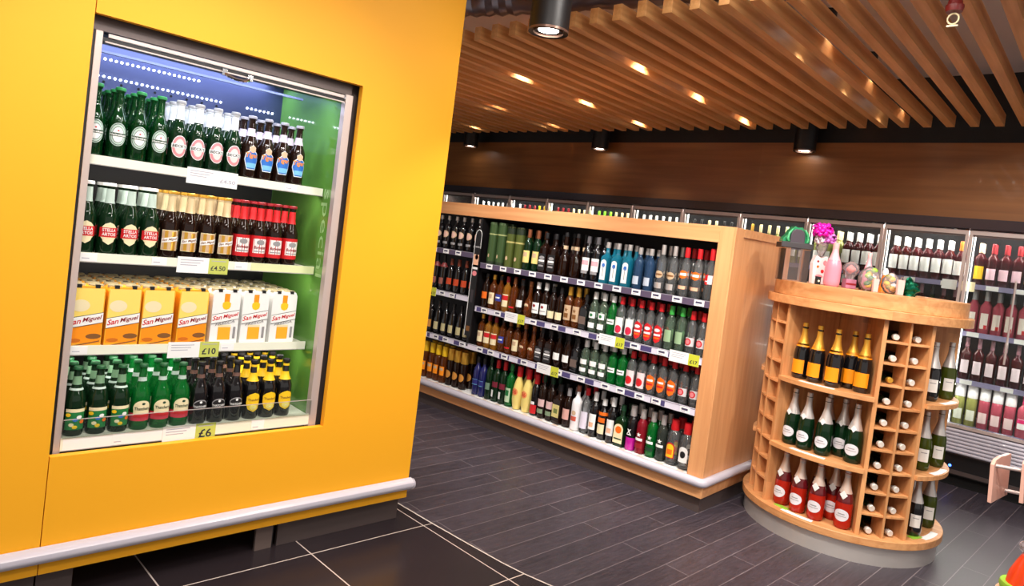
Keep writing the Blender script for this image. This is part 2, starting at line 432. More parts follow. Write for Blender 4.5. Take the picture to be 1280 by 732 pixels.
G_ROSE = glassy('rose sparkling', (0.85, 0.14, 0.06), 0.45, body=rgb(222, 48, 26))
G_RED = glassy('red wine', (0.22, 0.02, 0.04), 0.4, body=rgb(70, 14, 22))
G_ROSEP = glassy('pink wine', (0.85, 0.3, 0.4), 0.4, body=rgb(205, 90, 110))
G_WHITEW = glassy('white wine glass', (0.75, 0.75, 0.35), 0.4, body=rgb(170, 172, 96))
G_MAG = pm('magenta bottle', rgb(190, 24, 150), 0.2, coat=0.4)
G_REDL = glassy('red liqueur', (0.7, 0.05, 0.1), 0.35, body=rgb(150, 24, 40))
C = lambda n, r, g, b, ro=0.45: pm(n, rgb(r, g, b), ro)
m_cream = C('cream label', 240, 226, 184); m_white = C('white label', 244, 244, 242); m_silver = pm('silver foil', rgb(214, 208, 204), 0.3, 0.55)
m_gold = pm('gold foil', rgb(226, 172, 66), 0.3, 0.6); m_red = C('red label', 206, 26, 34); m_dred = C('deep red label', 140, 18, 30); m_pink = C('pink label', 240, 140, 146)
m_orange = C('orange label', 240, 110, 20); m_vorange = C('amber orange label', 255, 150, 14); m_yel = C('yellow label', 246, 200, 30); m_blue = C('blue label', 40, 110, 200); m_lblue = C('light blue label', 120, 190, 230)
m_green = C('green label', 30, 120, 60); m_dgreen = C('dark green print', 16, 60, 34); m_black = C('black label', 26, 24, 26); m_grey = C('grey label', 150, 148, 150); m_sil2 = C('silver grey label', 186, 206, 196)
m_peach = C('peach label', 240, 184, 150); m_brown = C('brown print', 130, 84, 40); m_purple = C('purple label', 120, 40, 110); m_tan = C('beige label', 206, 176, 142); m_lyel = C('pale yellow body', 244, 222, 130)
m_lgreen = C('lime green', 150, 200, 60)

BEER = dict(prof=P_beer, r=.0335, h=.27, capname='cap')


def bk(**k): d = dict(BEER); d.update(k); return d


STAR = bk(name='beer_bottle', desc='green beer bottle, silver oval label', glass=G_GREEN, cap=(.955, m_green, .003),
          front=[('oval', 0, .094, .060, .086, m_sil2), ('oval', 0, .094, .054, .080, m_dgreen), ('oval', 0, .094, .050, .075, m_sil2), ('oval', 0, .093, .038, .060, m_dgreen), ('oval', 0, .093, .035, .056, m_white),
                 ('rect', 0, .093, .060, .013, m_dgreen), ('text', 'Heineken', 0, .093, .052, .009, m_white), ('star', 0, .108, .010, .010, m_red)])
BECK = bk(name='beer_bottle', desc='green beer bottle, white foil neck', glass=G_DKGREEN, cap=(.955, m_grey, .003), wraps=[('neck_foil', .72, .955, C('off white foil', 214, 216, 220))],
          front=[('oval', 0, .088, .058, .086, m_white), ('oval', 0, .088, .053, .081, m_pink), ('oval', 0, .088, .034, .058, C('pale pink', 250, 214, 212)), ('rect', 0, .090, .060, .017, m_white), ('text', "BECK'S", 0, .090, .050, .012, m_black)])
TIGER = bk(name='beer_bottle', desc='brown beer bottle, blue tiger label', glass=G_BROWN, cap=(.955, C('dull silver cap', 150, 146, 156), .003), wraps=[('neck_label', .68, .80, C('lilac neck', 214, 196, 214))],
           front=[('tulip', 0, .094, .062, .104, m_white), ('tulip', 0, .093, .055, .096, m_blue), ('oval', 0, .128, .026, .028, m_peach), ('rect', 0, .060, .040, .020, m_lblue), ('text', 'Tiger', 0, .100, .050, .026, m_vorange, .2)])
STELLA = bk(name='beer_bottle', desc='green beer bottle, red scroll label', glass=G_DKGREEN, cap=(.955, m_white, .003), wraps=[('neck_label', .72, .92, m_sil2)],
            front=[('oval', 0, .084, .066, .062, m_cream), ('shield', 0, .082, .050, .084, m_cream), ('rect', 0, .086, .066, .036, m_red), ('text', 'STELLA', 0, .095, .046, .012, m_white), ('text', 'ARTOIS', 0, .079, .046, .012, m_white)])
MIGUEL = bk(name='beer_bottle', desc='brown beer bottle, cream gold label', glass=G_BROWN, cap=(.955, m_gold, .003), wraps=[('neck_foil', .70, .955, pm('cream gold foil', rgb(226, 204, 160), .35, .3))],
            front=[('rect', 0, .075, .066, .080, m_cream), ('rect', 0, .075, .060, .074, m_tan), ('rect', -.015, .075, .012, .074, m_gold), ('rect', .012, .072, .016, .074, m_gold), ('para', 0, .078, .062, .018, m_white), ('text', 'San Miguel', 0, .078, .056, .012, m_brown, .3, .2)])
BUD = bk(name='beer_bottle', desc='brown beer bottle, red white label', glass=G_BROWN, cap=(.955, m_dred, .003), wraps=[('neck_label', .70, .90, m_red), ('label_band', .12, .46, m_red)],
         front=[('rect', 0, .080, .062, .062, m_white), ('oval', 0, .096, .034, .022, m_grey), ('text', 'Budweiser', 0, .074, .054, .014, m_dred, .4), ('rect', 0, .057, .05, .004, m_grey)])
BEER4 = dict(prof=P_stub, r=.0335, h=.25, name='beer_bottle')
def b4(**k): d = dict(BEER4); d.update(k); return d
FLORAL = b4(desc='green cider bottle, flowery label', glass=G_DKGREEN, cap=(.955, C('bottle green cap', 30, 90, 50), .002), wraps=[('neck_label', .74, .86, C('pale green foil', 120, 160, 124)), ('neck_ring', .66, .69, m_sil2)],
            front=[('rect', 0, .062, .066, .076, m_green), ('rect', 0, .094, .066, .012, m_cream)] + [('oval', (-1) ** i * .011 * (i % 3), .034 + .009 * i, .016, .013, [m_yel, m_cream, m_orange, m_blue, m_white][i % 5]) for i in range(6)])
APPLE = b4(desc='bright green cider bottle, oval label', glass=G_EMER, cap=(.955, C('bottle green cap', 30, 90, 50), .002), wraps=[('neck_label', .74, .80, m_sil2), ('red_band', .14, .26, C('rose red', 214, 60, 80))],
           front=[('oval', 0, .084, .064, .060, m_cream), ('rect', 0, .070, .060, .030, m_cream), ('oval', .004, .101, .012, .009, m_dgreen), ('text', 'Thatchers', 0, .083, .052, .012, m_dgreen), ('rect', 0, .055, .056, .012, m_red)])
DARKC = b4(desc='dark cider bottle, small arched print', glass=G_BLACKG, cap=(.95, m_black, .002), wraps=[('neck_label', .74, .80, C('dull brown', 110, 80, 70))],
           front=[('oval', 0, .078, .056, .044, m_grey), ('oval', 0, .075, .053, .041, m_black), ('oval', 0, .090, .010, .010, m_white), ('text', 'THATCHERS', 0, .072, .052, .009, m_white)])
YELC = b4(desc='dark cider bottle, yellow shield label', glass=G_BLACKG, cap=(.95, m_black, .002), wraps=[('neck_label', .64, .78, m_yel), ('top_ring', .88, .92, m_yel)],
          front=[('shield', 0, .072, .064, .082, m_yel), ('text', 'Thatchers', 0, .083, .052, .010, m_brown), ('oval', 0, .052, .034, .026, C('pale straw', 246, 226, 120)), ('rect', .0, .050, .01, .002, m_white)])

# ------------------------------------------------------------------ room shell
# floor of dark timber-look planks and of large tiles, parted by a bordered line
def floor_mat():
    m = bpy.data.materials.new('slate planks'); m.use_nodes = True; nt = m.node_tree; L = nt.links.new; b = nt.nodes['Principled BSDF']
    g = nt.nodes.new('ShaderNodeNewGeometry'); sp = nt.nodes.new('ShaderNodeSeparateXYZ'); L(g.outputs['Position'], sp.inputs[0])
    # skew by 0.07 rad so that joints follow the photograph's planks
    mp = nt.nodes.new('ShaderNodeMapping'); mp.inputs['Rotation'].default_value = (0, 0, R(-86.5) ); L(g.outputs['Position'], mp.inputs[0])
    mp.vector_type = 'POINT'; mp.inputs['Location'].default_value = (0, 0.03, 0)
    mpr = mp
    br = nt.nodes.new('ShaderNodeTexBrick'); br.inputs['Scale'].default_value = 1; br.inputs['Brick Width'].default_value = 1.12; br.inputs['Row Height'].default_value = 0.131
    br.inputs['Mortar Size'].default_value = 0.0022; br.inputs['Mortar Smooth'].default_value = 0.3; br.offset = 0.37
    br.inputs['Color1'].default_value = (*rgb(58, 52, 60), 1); br.inputs['Color2'].default_value = (*rgb(68, 61, 69), 1); br.inputs['Mortar'].default_value = (*rgb(122, 112, 116), 1)
    L(mpr.outputs[0], br.inputs['Vector'])
    mp2 = nt.nodes.new('ShaderNodeMapping'); mp2.inputs['Scale'].default_value = (3.0, 26, 1); L(mpr.outputs[0], mp2.inputs[0])
    n = nt.nodes.new('ShaderNodeTexNoise'); n.inputs['Scale'].default_value = 2.2; n.inputs['Detail'].default_value = 6; n.inputs['Distortion'].default_value = 1.6; L(mp2.outputs[0], n.inputs['Vector'])
    mr = nt.nodes.new('ShaderNodeMapRange'); mr.inputs[1].default_value = .3; mr.inputs[2].default_value = .7; mr.inputs[3].default_value = .68; mr.inputs[4].default_value = 1.3; L(n.outputs[0], mr.inputs[0])
    sc = nt.nodes.new('ShaderNodeVectorMath'); sc.operation = 'SCALE'; L(br.outputs[0], sc.inputs[0]); L(mr.outputs[0], sc.inputs['Scale'])
    L(sc.outputs[0], b.inputs['Base Color']); b.inputs['Roughness'].default_value = 0.36
    n3 = nt.nodes.new('ShaderNodeMapRange'); n3.inputs[3].default_value = .28; n3.inputs[4].default_value = .5; L(n.outputs[0], n3.inputs[0]); L(n3.outputs[0], b.inputs['Roughness'])
    bp = nt.nodes.new('ShaderNodeBump'); bp.inputs['Strength'].default_value = 0.25; bp.inputs['Distance'].default_value = 0.002; L(n.outputs[0], bp.inputs['Height']); L(bp.outputs[0], b.inputs['Normal'])
    return m


def tile_mat():
    m = bpy.data.materials.new('dark porcelain tiles'); m.use_nodes = True; nt = m.node_tree; L = nt.links.new; b = nt.nodes['Principled BSDF']
    g = nt.nodes.new('ShaderNodeNewGeometry')
    def dotline(vec, off, pitch, w):
        d = nt.nodes.new('ShaderNodeVectorMath'); d.operation = 'DOT_PRODUCT'; d.inputs[1].default_value = vec; L(g.outputs['Position'], d.inputs[0])
        a = nt.nodes.new('ShaderNodeMath'); a.operation = 'SUBTRACT'; a.inputs[1].default_value = off; L(d.outputs['Value'], a.inputs[0])
        q = nt.nodes.new('ShaderNodeMath'); q.operation = 'PINGPONG'; q.inputs[1].default_value = pitch / 2; L(a.outputs[0], q.inputs[0])
        c = nt.nodes.new('ShaderNodeMath'); c.operation = 'LESS_THAN'; c.inputs[1].default_value = w; L(q.outputs[0], c.inputs[0])
        return c
    a = dotline(tuple(WN), -2.614, .607, .0028); c = dotline((0.04, 1, 0), 2.205 , .607, .0028)
    mx = nt.nodes.new('ShaderNodeMath'); mx.operation = 'MAXIMUM'; L(a.outputs[0], mx.inputs[0]); L(c.outputs[0], mx.inputs[1])
    n = nt.nodes.new('ShaderNodeTexNoise'); n.inputs['Scale'].default_value = 2.5; n.inputs['Detail'].default_value = 5; L(g.outputs['Position'], n.inputs['Vector'])
    cr = nt.nodes.new('ShaderNodeValToRGB'); cr.color_ramp.elements[0].color = (*rgb(34, 29, 33), 1); cr.color_ramp.elements[1].color = (*rgb(52, 44, 47), 1); L(n.outputs[0], cr.inputs[0])
    mc = nt.nodes.new('ShaderNodeMix'); mc.data_type = 'RGBA'; mc.inputs[7].default_value = (*rgb(205, 190, 180), 1); L(mx.outputs[0], mc.inputs[0]); L(cr.outputs[0], mc.inputs[6])
    L(mc.outputs[2], b.inputs['Base Color']); b.inputs['Roughness'].default_value = 0.24; b.inputs['Specular IOR Level'].default_value = 0.35
    return m


M_PLANK = floor_mat(); M_TILE = tile_mat(); M_GROUT = pm('grout line', rgb(215, 205, 196), 0.6)
EDGE = [(-3.6, 2.372), (-2.45, 2.356), (-2.175, 2.358), (-1.96, 2.362), (-1.832, 2.372), (-1.692, 2.396), (-1.45, 2.46), (-1.1, 2.60), (-.4, 3.0), (.4, 3.6), (4.0, 6.2)]
f = MB(); f.add([(x, y, 0) for x, y in EDGE] + [(4, -3, 0), (-3.6, -3, 0)], [tuple(range(len(EDGE)))[::-1] + (len(EDGE) + 1, len(EDGE))], M_TILE)
struct(f.obj('floor_tiles'))
f = MB(); f.add([(x, y, 0) for x, y in EDGE] + [(4, 8, 0), (-9.5, 8, 0), (-9.5, 2.372, 0)], [tuple(range(len(EDGE) + 3))], M_PLANK)
struct(f.obj('floor'))
f = MB(); V = []
for i, (x, y) in enumerate(EDGE): V += [(x, y - .004, .0012), (x, y + .004, .0012)]
f.add(V, [(2 * i, 2 * i + 2, 2 * i + 3, 2 * i + 1) for i in range(len(EDGE) - 1)], M_GROUT)
struct(f.obj('trim_1'))
struct(MB().box(-9.6, 4, -3, 8, 3.2, 3.3, M_CEIL).obj('ceiling'))
struct(MB().box(-9.5, 4, 7.0, 7.1, 0, 3.2, M_BULK).obj('wall_back'))
struct(MB().box(-9.6, -9.5, -3, 7.1, 0, 3.2, M_BULK).obj('wall_left_end'))
b = MB(); b.box(-9.5, 4, 6.30, 7.0, 2.655, 3.2, M_BULK); struct(b.obj('wall_bulkhead'))
struct(MB().box(-9.5, 4, 6.26, 6.30, 2.062, 2.655, M_FASC).obj('wall_fascia'))

# ------------------------------------------------------------------ yellow wall with the recess for the fridge
S0, S1, Z0, Z1 = .502, 1.535, .540, 2.069
b = MB(); g_ = .0015
b.box(-2.2, S0 - g_, 0, .03, .125, 3.18, M_YEL)
b.box(S0 + g_, S1, 0, .03, Z1, 3.18, M_YEL)
b.box(S0 + g_, S1 - g_, 0, .03, .125, Z0, M_YEL)
b.box(S1 + g_ - .003, 2.044, 0, .03, .125, Z0 - .002, M_YEL)
b.box(S1, 2.044, 0, .03, Z0 - .002, 3.18, M_YEL)
b.box(2.014, 2.044, .03, .85, .125, 3.18, M_YEL)
b.box(-2.2, .495, .032, .045, .125, 3.18, M_BLACK); b.box(1.58, 2.01, .032, .045, .125, 3.18, M_BLACK); b.box(.495, 1.58, .032, .045, .135, Z0 - .02, M_BLACK); b.box(.495, 1.58, .032, .045, Z1 + .04, 3.18, M_BLACK)
b.box(-2.2, 2.014, .83, .85, .125, 3.18, M_YEL)
struct(b.obj('wall_left', M=WALL_M))
b = MB()
b.box(1.40, 2.035, .053, .07, 0, .125, M_DGREY); b.box(1.30, 1.375, .05, .065, .0, .125, pm('worn grey metal', rgb(120, 104, 98), .5, .3)); b.box(1.375, 1.385, .06, .2, 0, .125, M_BLACK)
b.box(-2.2, .502, .05, .065, 0, .125, M_DGREY); b.box(.508, .62, .05, .065, 0, .125, M_DGREY)
b.box(2.02, 2.035, .07, .84, 0, .125, M_DGREY)
b.box(-2.2, 2.02, .75, .76, 0, .125, M_VOID)
struct(b.obj('baseboard_left', M=WALL_M))
b = MB()
pr = [(-.006, .172), (-.030, .178), (-.040, .19), (-.042, .2), (-.040, .212), (-.030, .222), (-.006, .228), (-.001, .222), (-.001, .178)]
n = len(pr); b.add([(-2.2, y, z) for y, z in pr] + [(2.052, y, z) for y, z in pr], [tuple(range(n)), tuple(range(n, 2 * n))[::-1]] + [(i, (i + 1) % n, n + (i + 1) % n, n + i) for i in range(n)], M_RAIL)
b.lathe([(.0275, 0), (.025, .008), (.014, .014), (.001, .015)], M_RAIL, 16, Matrix.Translation((2.052, -.019, .2)) @ Matrix.Rotation(R(90), 4, 'Y'))
tag(b.obj('bumper_rail', M=WALL_M, smooth=35), 'long pale grey bumper rail along the foot of the yellow wall', 'bumper rail')

# ------------------------------------------------------------------ beer fridge in the wall
FR = empty('beer_fridge', M=WALL_M)
tag(FR, 'open lit beer fridge with four shelves set in the yellow wall', 'fridge')
b = MB()
SW = 1.485
b.box(.505, 1.555, .70, .72, 1.80, 2.16, M_NAVY); b.box(.505, 1.555, .70, .72, .50, 1.80, M_BLACK)                 # back
b.box(.505, .535, .06, .70, .50, 2.16, M_DGREY)                 # left side
b.box(SW + .004, 1.535, .09, .70, .50, 2.16, M_DGREY)           # right side
b.box(.505, 1.555, .06, .72, 2.12, 2.16, M_NAVY); b.box(.505, 1.555, .06, .72, .47, .50, M_DGREY)
b.box(.535, SW, .08, .285, 2.020, 2.12, M_BLACK)
b.obj('cabinet', FR)
b = MB(); b.box(SW, SW + .004, .076, .70, .505, 2.12, M_GREEN)
b.obj('green_side_panel', FR)
b = MB(); v, fcs, asp = text_geo('special', .0)
hh = .075; ll = .40
b.add([(SW - .0006, .125 - z * hh, 1.40 - x * ll) for x, z in v], fcs, M_GREENT)
b.obj('panel_lettering', FR)
b = MB()
b.box(.504, .5175, .05, .075, Z0 - .03, 2.022, M_BLACK); b.box(.5175, .540, .045, .075, Z0 - .03, 2.022, M_ALU)
b.box(1.480, 1.516, .040, .075, Z0 - .03, 2.022, M_ALU); b.box(1.512, 1.56, .065, .075, Z0 - .03, 2.1, M_DGREY)
b.box(.504, 1.512, .05, .075, 2.022, 2.10, M_DGREY)
b.box(.556, 1.475, .044, .052, 2.004, 2.018, M_ALU); b.box(.54, 1.486, .05, .06, 1.988, 2.004, M_BLACK); b.box(.548, 1.486, .046, .052, 1.985, 1.991, M_ALU)
b.box(.545, 1.50, .04, .075, Z0 - .035, Z0 - .012, M_BLACK)
b.obj('door_frame', FR, bevel=.0015)
b = MB()
b.tube([(.955, .046, 1.984), (.965, .030, 1.974), (.99, .016, 1.966), (1.02, .016, 1.966), (1.045, .030, 1.974), (1.055, .046, 1.984)], .0065, M_CHROME, 8)
b.box(.945, .965, .036, .05, 1.974, 1.998, M_CHROME); b.box(1.045, 1.065, .036, .05, 1.974, 1.998, M_CHROME)
b.obj('pull_handle', FR, smooth=40)
b = MB(); b.tube([(.60, .15, 2.018), (1.455, .15, 2.018)], .005, M_LED, 8); b.obj('lamp_tube', FR)
b = MB(); b.box(.545, 1.40, .285, .30, 1.990, 1.999, pm('pale blue light strip', rgb(84, 94, 140), .35, .2)); b.obj('air_duct_strip', FR)
b = MB()
for k in range(40):
    s = .60 + k * .0215
    if 1.19 < s < 1.30: continue
    b.lathe([(.0048, 0), (.0042, .003), (.002, .005)], M_LED, 8, Matrix.Translation((s, .698, 1.957)) @ Matrix.Rotation(R(90), 4, 'X'))
for k in range(22): b.lathe([(.005, 0), (.0045, .003), (.002, .005)], M_LED, 8, Matrix.Translation((.62 + k * .0215, .698, 2.032)) @ Matrix.Rotation(R(90), 4, 'X'))
b.obj('led_dots', FR)
b = MB()
for k in range(9): b.lathe([(.0055, 0), (.0055, .0015)], M_VOID, 10, Matrix.Translation((.62 + k * .068, .699, 1.935)) @ Matrix.Rotation(R(90), 4, 'X'))
b.obj('vent_holes', FR)
for i, (zt, e0, s1) in enumerate([(1.600, .158, SW - .004), (1.242, .158, SW - .004), (.896, .158, SW - .004), (.590, .045, SW - .002)]):
    b = MB(); b.box(.538, s1, e0 + .004, .69, zt - .02, zt - .008, M_SHELFW)
    sh = b.obj('shelf', FR)
    b = MB(); hgt = .036 if i < 3 else .048
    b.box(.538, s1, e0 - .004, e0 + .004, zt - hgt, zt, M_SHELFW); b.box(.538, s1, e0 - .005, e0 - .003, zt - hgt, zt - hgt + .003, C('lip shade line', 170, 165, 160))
    if i == 1: b.box(1.19, s1, e0 - .0046, e0 - .004, zt - hgt + .003, zt, C('lime tint strip', 226, 232, 180))
    if i == 3: b.box(.545, .98, e0 - .0046, e0 - .004, zt - hgt + .003, zt - .004, M_WHITE)
    b.obj('label_lip', sh)
    b = MB(); c0 = {0: .893, 1: .893, 2: .893, 3: .872}[i]; y = e0 - .0065; z1 = zt + .008 if i < 3 else zt + .006; z0 = z1 - .064
    b.box(c0, c0 + .20, y, y + .002, z0, z1, M_WHITE)
    if i > 0: b.box(c0 + .122, c0 + .20, y - .0006, y, z0, z1, M_PRICE)
    price = {0: '£4.50', 1: '£4.50', 2: '£10', 3: '£6'}[i]
    tw, th = {0: (.062, .016), 1: (.060, .020), 2: (.056, .026), 3: (.050, .034)}[i]
    put_shape(b, ('text', price, c0 + .160, z0 + .024, tw, th, M_GINK if i == 0 else M_INK), 0, -(y - .001)); 
    for q in range(3): b.box(c0 + .012, c0 + .10 - q * .012, y - .0004, y, z1 - .014 - q * .010, z1 - .011 - q * .010, M_GINK)
    if i > 0: b.box(c0 + .132, c0 + .19, y - .001, y - .0006, z1 - .012, z1 - .009, M_GINK)
    b.obj('price_card', sh)
    for q in {0: (1.3,), 1: (.56, .80, 1.12), 2: (.56, 1.10), 3: (.70, 1.22)}[i]:
        b = MB(); b.box(q, q + .055, e0 - .0058, e0 - .0042, zt - hgt + .004, zt - .002, M_WHITE)
        b.box(q + .006, q + .03, e0 - .0062, e0 - .0058, zt - hgt + .014, zt - hgt + .017, M_GINK)
        b.obj('shelf_ticket', sh)
b = MB(); b.box(.54, SW - .002, .036, .039, .59, .655, M_GLASS); b.box(.54, SW - .002, .0355, .0395, .655, .657, M_ALU); b.obj('glass_guard', FR)


def Wm(x, y, z): return WALL_M @ Vector((x, y, z))


def wlight(name, s, e, z, energy, color, sx, sy_l, tilt=0):
    M = WALL_M @ Matrix.Translation((s, e, z)) @ Matrix.Rotation(tilt, 4, 'X')
    return light(name, 'AREA', (0, 0, 0), energy, color, size=sx, size_y=sy_l, mat=M)


wlight('fridge_top_light', 1.0, .16, 2.010, 4.5, COOL, .85, .10, R(22))
wlight('fridge_back_light', 1.0, .62, 2.10, 5.0, (.62, .72, 1), .85, .08)
for zt in (1.566, 1.21, .862): wlight('under_shelf_light', 1.0, .19, zt, 1.6, NEUT, .9, .02, R(25))

SH = ['top fridge shelf', 'second fridge shelf', 'third fridge shelf', 'bottom fridge shelf']
ROWN = ['front row', 'second row', 'third row', 'fourth row']
for r_ in range(4):
    e = .200 + .074 * r_ + (.01 if r_ else 0); jit = lambda: random.uniform(-.003, .003)
    for i in range(12):
        K, key = [(STAR, 'star'), (BECK, 'beck'), (TIGER, 'tiger')][i // 4]
        if K is TIGER and r_ == 3: continue
        s = .574 + (.634 - .5615) * 0 + i * .0716 if i else .572
        place(key, K, (s + jit() * (r_ > 0), e, 1.5925), random.uniform(-.06, .06), f'{ROWN[r_]} of {SH[0]}', 'beer bottles in the fridge', basis=WALL_M, seg=20)
    if r_ < 3:
        for i in range(12):
            K, key = [(STELLA, 'stella'), (MIGUEL, 'miguel'), (BUD, 'bud')][i // 4]
            place(key, K, (.575 + i * .0724 + jit() * (r_ > 0), e, 1.2345), random.uniform(-.06, .06), f'{ROWN[r_]} of {SH[1]}', 'beer bottles in the fridge', basis=WALL_M, seg=20)
    e4 = .105 + .075 * r_
    for i in range(12):
        K, key = [(FLORAL, 'floral'), (APPLE, 'apple'), (DARKC, 'darkc'), (YELC, 'yelc')][i // 3]
        place(key, K, (.583 + i * .0722 + jit() * (r_ > 0) + (.012 * r_ if i == 11 else 0) * 0, e4, .5825 - .0), random.uniform(-.06, .06), f'{ROWN[r_]} of {SH[3]}', 'cider bottles in the fridge', basis=WALL_M, seg=20)


def make_pack(fresca):
    def mk(name):
        w, h, d = .114, .228, .125
        base = m_white if fresca else pm('golden carton', rgb(250, 178, 40), .35, coat=.3)
        b = MB(); c = .008
        pts = [(-w / 2, 0), (w / 2, 0), (w / 2, h - c * 2), (w / 2 - c, h), (-w / 2 + c, h), (-w / 2, h - c * 2)]
        b.prism([(x, z) for x, z in pts], 0, d, base, Matrix.Rotation(R(90), 4, 'X') @ Matrix.Translation((0, 0, -d / 2)))
        y = d / 2
        y = d / 2 + .0006; k = 0
        els = []
        if fresca:
            els += [('rect', 0, .114, w * .94, h * .9, m_white), ('rect', 0, .195, .022, .040, m_vorange), ('shield', 0, .165, .034, .036, m_yel), ('rect', .0, .050, .052, .060, C('beer gold', 246, 176, 40)), ('rect', 0, .078, .052, .010, m_cream), ('rect', .042, .05, .010, .05, m_grey),
                    ('para', 0, .117, w * .98, .040, m_black), ('para', 0, .117, w * .98, .036, m_white), ('text', 'San', -.034, .113, .038, .020, m_red, .2, .2), ('text', 'Miguel', .021, .122, .062, .020, m_red, .2, .2), ('text', 'FRESCA', 0, .092, .080, .010, m_grey, .2, .2)]
        else:
            els += [('rect', 0, .165, w * .94, .11, C('pale straw yellow', 252, 222, 110)), ('rect', 0, .06, w * .94, .09, m_vorange), ('oval', -.02, .155, .06, .045, m_cream), ('oval', .03, .04, .05, .02, m_brown), ('oval', -.03, .025, .04, .015, C('burnt orange', 206, 110, 20)), ('para', 0, .012, w * .9, .004, m_brown),
                    ('para', 0, .100, w * .98, .040, m_black), ('para', 0, .100, w * .98, .036, m_white), ('text', 'San', -.034, .095, .038, .021, m_red, .2, .2), ('text', 'Miguel', .021, .105, .062, .021, m_dred, .2, .2)]
        f_ = MB()
        for i, el in enumerate(els): put_shape(f_, el, 0, y + .0004 * i)
        root = b.obj(name); f_.obj('printed_front', root)
        t = MB()
        for dx in (-.03, .03):
            for dy in (-.032, .032): t.lathe([(.027, h - .004), (.026, h + .004), (.022, h + .006)], C('can end', 150, 140, 110, .3), 14, Matrix.Translation((dx, dy, 0)))
        for dx in (-.03, .03): t.box(dx - .008, dx + .008, -d / 2 - .0025, -d / 2 + .01, h - .006, h + .006, m_black)
        t.obj('can_tops', root, smooth=40)
        return root
    return mk


PK_G = dict(name='beer_can_pack', make=make_pack(False), desc='golden carton of beer cans'); PK_F = dict(name='beer_can_pack', make=make_pack(True), desc='white carton of beer cans')
for r_ in range(3):
    for i in range(7):
        K, key = (PK_G, 'pkg') if i < 4 else (PK_F, 'pkf')
        s = [.602, .726, .848, .981, 1.112, 1.238, 1.368][i]
        place(key, K, (s, .232 + .135 * r_, .8885), 0, f'{ROWN[r_]} of {SH[2]}', 'cartons of beer cans in the fridge', cat='carton', basis=WALL_M)

# ------------------------------------------------------------------ slatted timber ceiling, lamps, ducts
SC_ = empty('slatted_ceiling', loc=(-1.5, 4.4, 2.7)); tag(SC_, 'suspended ceiling of evenly spaced timber slats above the shop floor', 'slatted ceiling')
sl = MB().box(-.027, .027, -1.43, 1.47, 0, .085, M_SLAT).obj('slat', SC_, bevel=.002)
xs = [-1.567 + 1.5 - .0 + .1515 * k for k in range(-37, 9)]
for i, x in enumerate(xs):
    o = sl if i == 0 else sl.copy()
    if i: COL.objects.link(o); o.parent = SC_
    o.location = (x + .024, 0, 0)
b = MB()
for y in (3.35, 4.4, 5.45): b.box(-7.2, .0, y - 4.4 - .02, y - 4.4 + .02, .086, .12, M_BLACK)
b.obj('carrier_rails', SC_)


def downlight(x, y, ordx):
    b = MB(); T = Matrix.Translation((0, 0, 0))
    b.lathe([(.030, .0), (.045, .002), (.045, .008), (.040, .05), (.040, .10)], M_BLACK, 16)
    root = b.obj('ceiling_spot', smooth=40)
    l = MB(); l.lathe([(.028, -.001), (.026, -.003), (.001, -.004)], M_LAMP, 16); l.obj('lamp_lens', root, smooth=60)
    return root


LX = [-1.38, -2.50, -3.60, -4.70, -5.80]; LY = [3.90, 4.75, 5.62]
proto = None
for j, y in enumerate(LY):
    for i, x in enumerate(LX):
        if proto is None: proto = o = downlight(0, 0, 0)
        else:
            o = proto.copy(); COL.objects.link(o)
            for ch in list(proto.children): c = ch.copy(); COL.objects.link(c); c.parent = o
        o.location = (x, y, 2.86)
        tag(o, f"small lit spotlight between timber slats, {ORD[i]} from right in the {['nearest', 'middle', 'farthest'][j]} row", 'spotlight', 'spotlights in the slatted ceiling')
        light('spot_beam', 'SPOT', (x, y, 2.835), 26, (1, .86, .72), spot_size=R(96), spot_blend=.5, shadow_soft_size=.03)
b = MB(); b.box(-.14, .14, -.1, .1, 0, .02, M_BLACK)


def cyl_light(loc, lab, zt=3.2):
    b = MB(); rr = .093
    b.lathe([(.070, .012), (rr, .0), (rr, .004), (rr, .30), (rr - .01, .31)], M_BLACK, 28)
    root = b.obj('cylinder_downlight', smooth=40)
    l = MB(); l.lathe([(.050, .016), (.048, .010), (.001, .009)], M_LAMP, 20); l.obj('lamp_lens', root, smooth=60)
    l = MB(); l.lathe([(rr + .001, -.001), (rr + .001, .010), (rr - .022, .012), (rr - .022, .0)], pm('bronze trim', rgb(120, 92, 80), .3, .5), 28, cap0=False, cap1=False); l.obj('trim_ring', root, smooth=60)
    l = MB(); l.tube([(0, 0, .30), (0, 0, zt - loc[2])], .012, M_BLACK, 8); l.obj('hanging_rod', root)
    root.location = loc; tag(root, lab, 'ceiling lamp', 'black cylinder lamps')
    light('lamp_beam', 'SPOT', (loc[0], loc[1], loc[2] + .004), 55, (1, .88, .76), spot_size=R(36 if loc[1] > 5 else 90), spot_blend=.6, shadow_soft_size=.045)


cyl_light((-2.10, 2.385, 2.45), 'large near black cylinder lamp hanging before the slat ends')
cyl_light((-6.40, 6.04, 2.56), 'leftmost far black cylinder lamp, beside the yellow wall edge')
cyl_light((-4.42, 6.11, 2.55), 'middle far black cylinder lamp in front of the wooden fascia')
cyl_light((-2.22, 6.12, 2.55), 'rightmost far black cylinder lamp in front of the wooden fascia')


def duct(pts, r, lab):
    b = MB(); P = []; rs = []; pts = [Vector(p) for p in pts]
    n = 70
    for i in range(n):
        t = i / (n - 1) * (len(pts) - 1); k = min(int(t), len(pts) - 2); u = t - k; P.append(pts[k].lerp(pts[k + 1], u)); rs.append(r + (.006 if i % 2 else -.004) + random.uniform(-.003, .003))
    b.tube(P, rs, M_DUCT, 20); tag(b.obj('flexible_duct', smooth=30), lab, 'duct', 'foil ducts above the ceiling')


